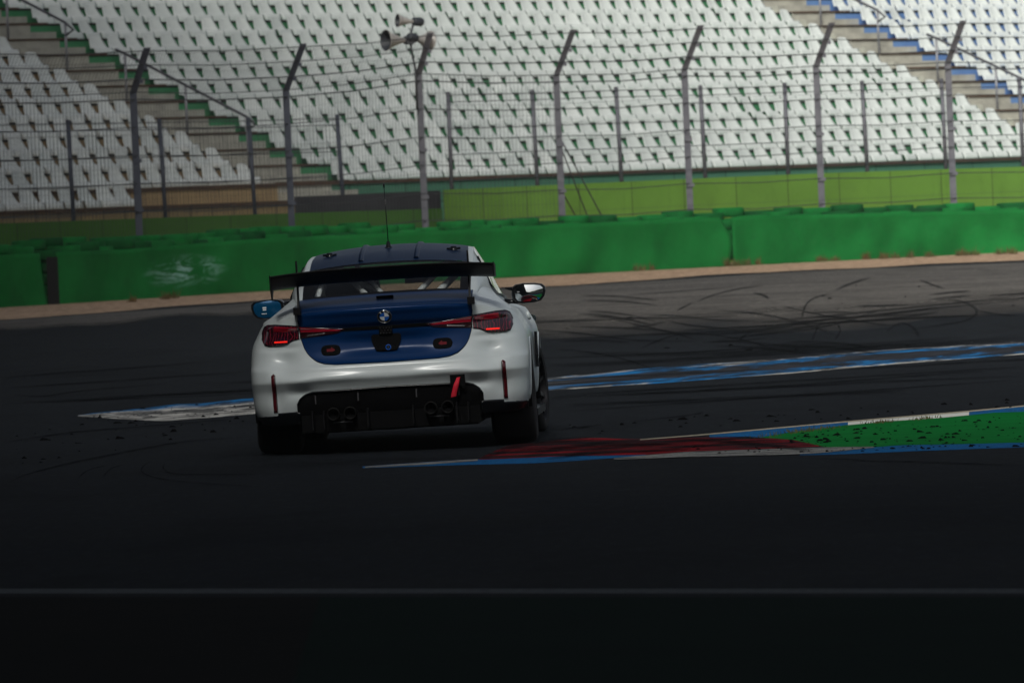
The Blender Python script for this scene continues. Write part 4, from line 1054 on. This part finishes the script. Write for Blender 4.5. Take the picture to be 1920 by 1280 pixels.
# bumper insert, diffuser, skirts
bhi = lambda x: float(np.interp(abs(x), [0, .54, .585, .62, .645, .66], [.463, .455, .444, .425, .40, .362]))
dif = overlay('diffuser', list(np.linspace(-.66, .66, 90)), lambda x: .190 + max(0, abs(x) - .40) * .28, bhi, M['matt'], .004, None, 16, .05)
MB().tube([LM @ Vector((x, rearY(x, bhi(x)) - .008, bhi(x) - .004)) for x in np.linspace(-.655, .655, 60)], .008, 6).build('upper_lip', M['gloss'], dif, True)
for sg in (-1, 1):
    lo2 = lambda x: .232 + .01 * (abs(x) > .9); hi2 = lambda x: float(np.interp(abs(x), [.64, .66, .83, .87, .94, .97], [.362, .357, .352, .35, .312, .285]))
    sk = overlay('bumper_skirt', sorted([sg * x for x in np.linspace(.64, .962, 40)]), lo2, hi2, M['gloss'], .006, None, 14, .05, fy=lambda x, z: rearY(x, z) + (.03 if z > .30 + .02 * (abs(x) < .8) else -.012))
    overlay('bumper_reflector', sorted([sg * x for x in np.linspace(.806, .830, 5)]), lambda x: .325, lambda x: .600 - abs(abs(x) - .812) * .9, M['refl'], .008, None, 12)
    overlay('reflector_surround', sorted([sg * x for x in np.linspace(.800, .8045, 3)]), lambda x: .325, lambda x: .59, M['matt'], .009, None, 12)
    for xf, zf in ((.525 if sg < 0 else .49, .40), (.222 if sg < 0 else .19, .405)):
        V = [(sg * xf - .004, rearY(xf, zf) - .03, zf - .03), (sg * xf + .004, rearY(xf, zf) - .03, zf - .03), (sg * xf + .004, rearY(xf, zf) - .02, zf + .03), (sg * xf - .004, rearY(xf, zf) - .02, zf + .03),
             (sg * xf - .003, rearY(xf, zf) + .02, zf - .03), (sg * xf + .003, rearY(xf, zf) + .02, zf - .03), (sg * xf + .003, rearY(xf, zf) + .02, zf + .03), (sg * xf - .003, rearY(xf, zf) + .02, zf + .03)]
        part('fin', V, [(0, 1, 2, 3), (0, 4, 5, 1), (1, 5, 6, 2), (0, 3, 7, 4)], M['rimm'], dif, False)
    for xe in (.285, .404):
        ep = Matrix.Translation(LM @ Vector((sg * xe, -.005, .293))) @ Matrix.Rotation(R(-90), 4, 'X')
        MB().lathe([(.034, .20), (.038, 0), (.041, -.004), (.045, 0), (.045, .22)], 28, ep).build('exhaust_tip', M['pipe'], dif, True)
        MB().lathe([(.036, .05), (.001, .06)], 20, ep).build('exhaust_bore', M['matt'], dif, True)
    for xf in (.16, .47, .55):
        mb = MB(); mb.box((sg * xf, .06, .255), (.010, .16, .13)); mb.V = [LM @ v for v in mb.V]; mb.build('diffuser_strake', M['wing'], dif)
    V = [LM @ Vector((sg * x, .02, .232)) for x in (.27, .41)]
    MB().tube(V, .006, 6).build('diffuser_edge', M['rimm'], dif, True)
mb = MB()
for i in range(26): x = -.06 + .0072 * i; mb.box((x, .12, .168), (.003, .02, .028))
for x, l in ((-.10, .02), (.30, .03), (.42, .03), (-.30, .02)): mb.box((x, .13, .175), (.10, .06, l))
mb.V = [LM @ v for v in mb.V]; mb.build('brush_strip', M['matt'], dif)
mb = MB(); mb.box((0, 2.2, .20), (1.22, 4.1, .085)); mb.box((0, .33, .23), (1.26, .5, .12)); mb.box((0, .9, .42), (1.3, .7, .4)); mb.box((0, 3.8, .42), (1.1, .8, .4)); mb.box((0, 2.3, .2), (1.7, 2.1, .06)); mb.V = [LM @ v for v in mb.V]; mb.build('underfloor', M['matt'], car)
# tow strap
tz = .487; ty = rearY(.49, tz)
mb = MB(); mb.box((.487, ty - .006, .475), (.105, .05, .082)); mb.V = [LM @ v for v in mb.V]; tb_ = mb.build('strap_socket', M['matt'], car)
V = []
for k, (dx, dy, z) in enumerate(((.495, -.034, .497), (.488, -.055, .478), (.478, -.066, .450), (.468, -.062, .42), (.458, -.055, .385), (.453, -.05, .362))):
    for e in (-1, 1): V.append((dx + e * (.014 if k < 2 else .019), ty + dy + .004 * e, z + .003 * e))
    for e in (1, -1): V.append((dx + e * (.014 if k < 2 else .019), ty + dy + .004 * e + .004, z + .003 * e))
Fq = []
for k in range(5):
    for q in range(4): Fq.append((k * 4 + q, k * 4 + (q + 1) % 4, k * 4 + 4 + (q + 1) % 4, k * 4 + 4 + q))
part('tow_strap', V, Fq, M['strap'], None, True)
# rear wing
def wz(x): return -.028 * (abs(x) / .8) ** 3
AF = [(-.125, .046), (-.10, .040), (-.03, .020), (.06, -.012), (.13, -.034), (.165, -.040), (.175, -.046), (.165, -.053), (.12, -.056), (.04, -.040), (-.05, -.006), (-.10, .022), (-.128, .038)]
V = []; xs = np.linspace(-.782, .790, 40)
for x in xs:
    for (y, z) in AF: V.append((x, .06 + y, 1.268 + z + wz(x)))
n = len(AF); Fc = []
for i in range(len(xs) - 1):
    for j in range(n): a = i * n + j; b = i * n + (j + 1) % n; Fc.append((a, b, b + n, a + n))
wg = part('rear_wing', V, Fc, M['wing'])
for x, zl in ((-.785, -.125), (.793, -.045)):
    V = [(x + e, .06 + y, 1.268 + wz(x) + z) for e in (-.004, .004) for y, z in ((-.135, .052), (.19, .03), (.19, -.055), (.03, zl), (-.015, zl), (-.125, -.045))]
    part('end_plate', V, [(5, 4, 3, 2, 1, 0), (6, 7, 8, 9, 10, 11)] + [(i, (i + 1) % 6, (i + 1) % 6 + 6, i + 6) for i in range(6)], M['wing'], wg, False)
for sg in (-1, 1):
    x = sg * .607
    V = [(x + e, y, z) for e in (-.006, .006) for y, z in ((.05, 1.02), (.20, 1.03), (.24, 1.24), (.22, 1.37), (.18, 1.385), (.16, 1.36), (.17, 1.24), (.10, 1.12))]
    part('wing_mount', V, [tuple(range(7, -1, -1)), tuple(range(8, 16))] + [(i, (i + 1) % 8, (i + 1) % 8 + 8, i + 8) for i in range(8)], M['wing'], wg, False)
    mb = MB(); mb.box((sg * .615, .09, 1.03), (.05, .12, .05)); mb.V = [LM @ v for v in mb.V]; mb.build('mount_foot', M['wing'], wg)
# wheels
def wheel(x, y, steer, camber, nm='wheel'):
    sg = 1 if x > 0 else -1; o = bpy.data.objects.new(nm, None); sc.collection.objects.link(o); o.parent = car
    o.matrix_local = Matrix.Translation((x, y, .338)) @ Matrix.Rotation(steer, 4, 'Z') @ Matrix.Rotation(camber * -sg, 4, 'Y') @ Matrix.Rotation(R(90) * sg, 4, 'Y')
    w_ = .155
    MB().lathe([(.245, -w_ + .01), (.29, -w_ - .004), (.322, -w_ + .012), (.336, -w_ + .04), (.339, -.06), (.339, .06), (.336, w_ - .04), (.322, w_ - .012), (.29, w_ + .004), (.245, w_ - .01)], 56, None).build('tyre', M['tyre'], o, True)
    rim = MB().lathe([(.248, w_ - .005), (.240, w_ - .03), (.225, .04), (.225, -.12), (.248, -w_ + .01)], 48, None).build('rim', M['rimm'], o, True)
    mb = MB(); mb.lathe([(.001, w_ - .05), (.05, w_ - .05), (.06, w_ - .08), (.06, 0)], 24)
    for k in range(10):
        a = k * math.pi / 5; Mx = Matrix.Rotation(a, 3, 'Z'); b = len(mb.V)
        P = [Mx @ Vector(p) for p in ((.04, -.02, w_ - .06), (.04, .02, w_ - .06), (.235, .012, w_ - .02), (.235, -.012, w_ - .02), (.04, -.02, w_ - .09), (.04, .02, w_ - .09), (.235, .012, w_ - .05), (.235, -.012, w_ - .05))]
        mb.add(P, [(0, 3, 2, 1), (4, 5, 6, 7), (0, 4, 7, 3), (1, 2, 6, 5)])
    mb.build('spokes', M['rimm'], o); MB().lathe([(.001, .02), (.19, .02), (.19, -.01), (.001, -.01)], 32).build('brake_disc', M['pipe'], o, True)
for x, y, st, cb in ((-.822, .95, 0, R(2.4)), (.838, .95, 0, R(2.4)), (-.80, 3.81, R(-5), R(2.5)), (.825, 3.81, R(-5), R(2.8))):
    wheel(x, y, st, cb)
for y in (.95, 3.81):
    for sg in (-1, 1):
        mb = MB(); n = 28; V = []
        for i in range(n):
            a = math.pi * (-.08 + 1.16 * i / (n - 1)); 
            for x in (.50, f_w(.6) * G(y) - .004): V.append((sg * x, y + .383 * math.cos(a), .345 + .383 * math.sin(a)))
        part('wheel_well', V, grid_faces(n, 2), M['matt'])
        MB().tube([LM @ Vector((sg * (shellP(('s', (y + .388 * math.cos(a) - .55) / 3.65), max(.345 + .388 * math.sin(a), .18)).x - .004), y + .388 * math.cos(a), .345 + .388 * math.sin(a))) for a in np.linspace(-.1, math.pi + .1, 40)], .012, 6).build('arch_lip', M['white'], car, True)
for sg in (-1, 1):     # flared front wing vent behind the wheel and sill blade
    mb = MB(); mb.box((sg * .965, 3.2, .62), (.02, .10, .26)); mb.box((sg * .97, 2.35, .19), (.06, 2.0, .05)); mb.V = [LM @ v for v in mb.V]; mb.build('side_vent', M['gloss'], car)
mb = MB().lathe([(.001, .012), (.03, .012), (.036, 0), (.03, -.012), (.001, -.012)], 20, Matrix.Translation((.958, 1.9, .885)) @ Matrix.Rotation(R(75), 4, 'Y')); mb.V = [LM @ v for v in mb.V]; mb.build('fuel_cap', M['white'], car, True)
# mirrors
for sg in (-1, 1):
    mc = Vector((sg * (.985 if sg < 0 else .937), 2.9, 1.04)); out = [(-.118, .0), (-.113, .045), (-.09, .066), (-.03, .073), (.05, .070), (.105, .060), (.126, .040), (.128, .01), (.116, -.03), (.09, -.06), (.04, -.072), (-.05, -.075), (-.095, -.066), (-.113, -.04)]
    def ring(s, y, dx=0): return [Vector((mc.x + sg * (a * s + dx), mc.y + y, mc.z + b * s)) for a, b in out]
    lv = [(.90, -.004), (.97, -.012), (1.0, .0), (1.02, .03), (.98, .07), (.80, .12), (.45, .15), (.05, .155)]
    V = []; 
    for s, y in lv: V += ring(s, y, -.01 * (y > .05))
    n = len(out); Fc = []
    for i in range(len(lv) - 1):
        for j in range(n): a = i * n + j; b = i * n + (j + 1) % n; Fc.append((a, b, b + n, a + n))
    mr = part('door_mirror', V, Fc, M['gloss'])
    V = []; nr = 7
    for k in range(nr):
        f = .84 * (1 - k / nr)
        for v in ring(f, -.006, .004): V.append(Vector((v.x, v.y - .010 * (1 - (f / .84) ** 2) + (v.x - mc.x) * .13 * (sg > 0) + (v.z - mc.z) * .01 - .016 * (sg > 0), v.z)))
    V.append(Vector((mc.x, mc.y - .016 - .016 * (sg > 0), mc.z)))
    Fg = [(k * n + j, k * n + (j + 1) % n, (k + 1) * n + (j + 1) % n, (k + 1) * n + j) for k in range(nr - 1) for j in range(n)] + [((nr - 1) * n + j, (nr - 1) * n + (j + 1) % n, nr * n) for j in range(n)]
    sub = part('mirror_glass', V, Fg, M['mglass'] if sg > 0 else M['mblue'], mr, True)
    V = ring(.93, .004); part('mirror_back', V, [tuple(range(n))], M['gloss'], mr, False)
    mb = MB(); a = Vector((sg * .765, 2.98, .985)); mb.tube([a, mc + Vector((-sg * .13, .05, -.055)), mc + Vector((-sg * .08, .06, -.06))], [.022, .016, .02], 8); mb.tube([mc + Vector((-sg * .17, .1, .045)), mc + Vector((-sg * .08, .07, .03))], [.006, .022], 8)
    mb.V = [LM @ v for v in mb.V]; mb.build('mirror_arm', M['gloss'], mr, True)
    if sg < 0:
        mb = MB(); 
        for k in range(4): mb.box(mc + Vector((-.032 + .0 + .009 * (k // 2) + .004 * (k % 2) * 0, -.019, .014 - .015 * (k % 2))), (.020 - .002 * k, .001, .011), Matrix.Rotation(R(0), 3, 'Y'))
        for k in range(4): mb.box(mc + Vector((-.048 + .010 * k, -.019, -.030)), (.007, .001, .007))
        mb.V = [LM @ v for v in mb.V]; mb.build('mirror_sticker', M['sticker'], sub)
# cabin
cage = MB(); c1 = [(-.52, 1.75, .55), (-.53, 1.72, 1.0), (-.50, 1.75, 1.27), (-.38, 1.78, 1.345), (.38, 1.78, 1.345), (.50, 1.75, 1.27), (.53, 1.72, 1.0), (.52, 1.75, .55)]
cage.tube(c1, .023, 10); cage.tube([(-.40, 1.75, 1.33), (-.05, 1.0, .98), (0, .8, .9)], .022, 10); cage.tube([(.42, 1.75, 1.33), (.10, 1.0, 1.0), (.0, .8, .9)], .022, 10)
cage.tube([(-.28, 1.77, 1.35), (.02, 1.1, 1.02), (.06, .85, .92)], .018, 10); cage.tube([(.56, 1.74, 1.30), (.26, 1.05, 1.02), (.18, .85, .92)], .026, 10); cage.tube([(-.52, 1.0, .8), (-.52, 1.1, 1.12), (-.49, 1.7, 1.25)], .022, 10); cage.tube([(.5, 1.72, .75), (-.42, 1.76, 1.30)], .02, 10); cage.tube([(.50, 1.75, 1.27), (.53, 2.4, 1.33), (.56, 3.2, 1.0), (.56, 3.25, .6)], .02, 10); cage.tube([(-.50, 1.75, 1.27), (-.53, 2.4, 1.33), (-.56, 3.2, 1.0), (-.56, 3.25, .6)], .02, 10)
cage.V = [LM @ v for v in cage.V]; cage.build('roll_cage', M['cage'], car, True)
tub = MB(); tub.box((0, 2.2, .35), (1.5, 3.0, .05)); tub.box((0, .95, .93), (1.2, .75, .06)); tub.box((0, 3.25, .90), (1.4, .5, .20))
for sg in (-1, 1): tub.box((sg * .74, 2.2, .68), (.04, 3.0, .58))
tub.box((-.38, 1.95, .86), (.52, .12, .85)); tub.box((-.38, 2.2, .55), (.52, .55, .16)); tub.box((-.62, 2.0, 1.12), (.05, .25, .34)); tub.box((-.14, 2.0, 1.12), (.05, .25, .34))
tub.box((.18, 1.9, 1.22), (.20, .10, .10)); tub.box((-.40, 1.35, 1.02), (.30, .4, .20))
tub.V = [LM @ v for v in tub.V]; tub.build('cabin', M['interior'], car)

# ------------------------------------------------------------------ air
hm = bpy.data.materials.new('haze_air'); hm.use_nodes = True; ht = hm.node_tree; ht.nodes.clear()
ho = ht.nodes.new('ShaderNodeOutputMaterial'); hv = ht.nodes.new('ShaderNodeVolumePrincipled'); ht.links.new(hv.outputs[0], ho.inputs['Volume'])
hv.inputs['Color'].default_value = (.90, .94, .90, 1); hv.inputs['Density'].default_value = .00022
mb = MB(); mb.box((0, 500, 24), (2000, 2300, 50)); tag(mb.build('haze', hm), kind='stuff')
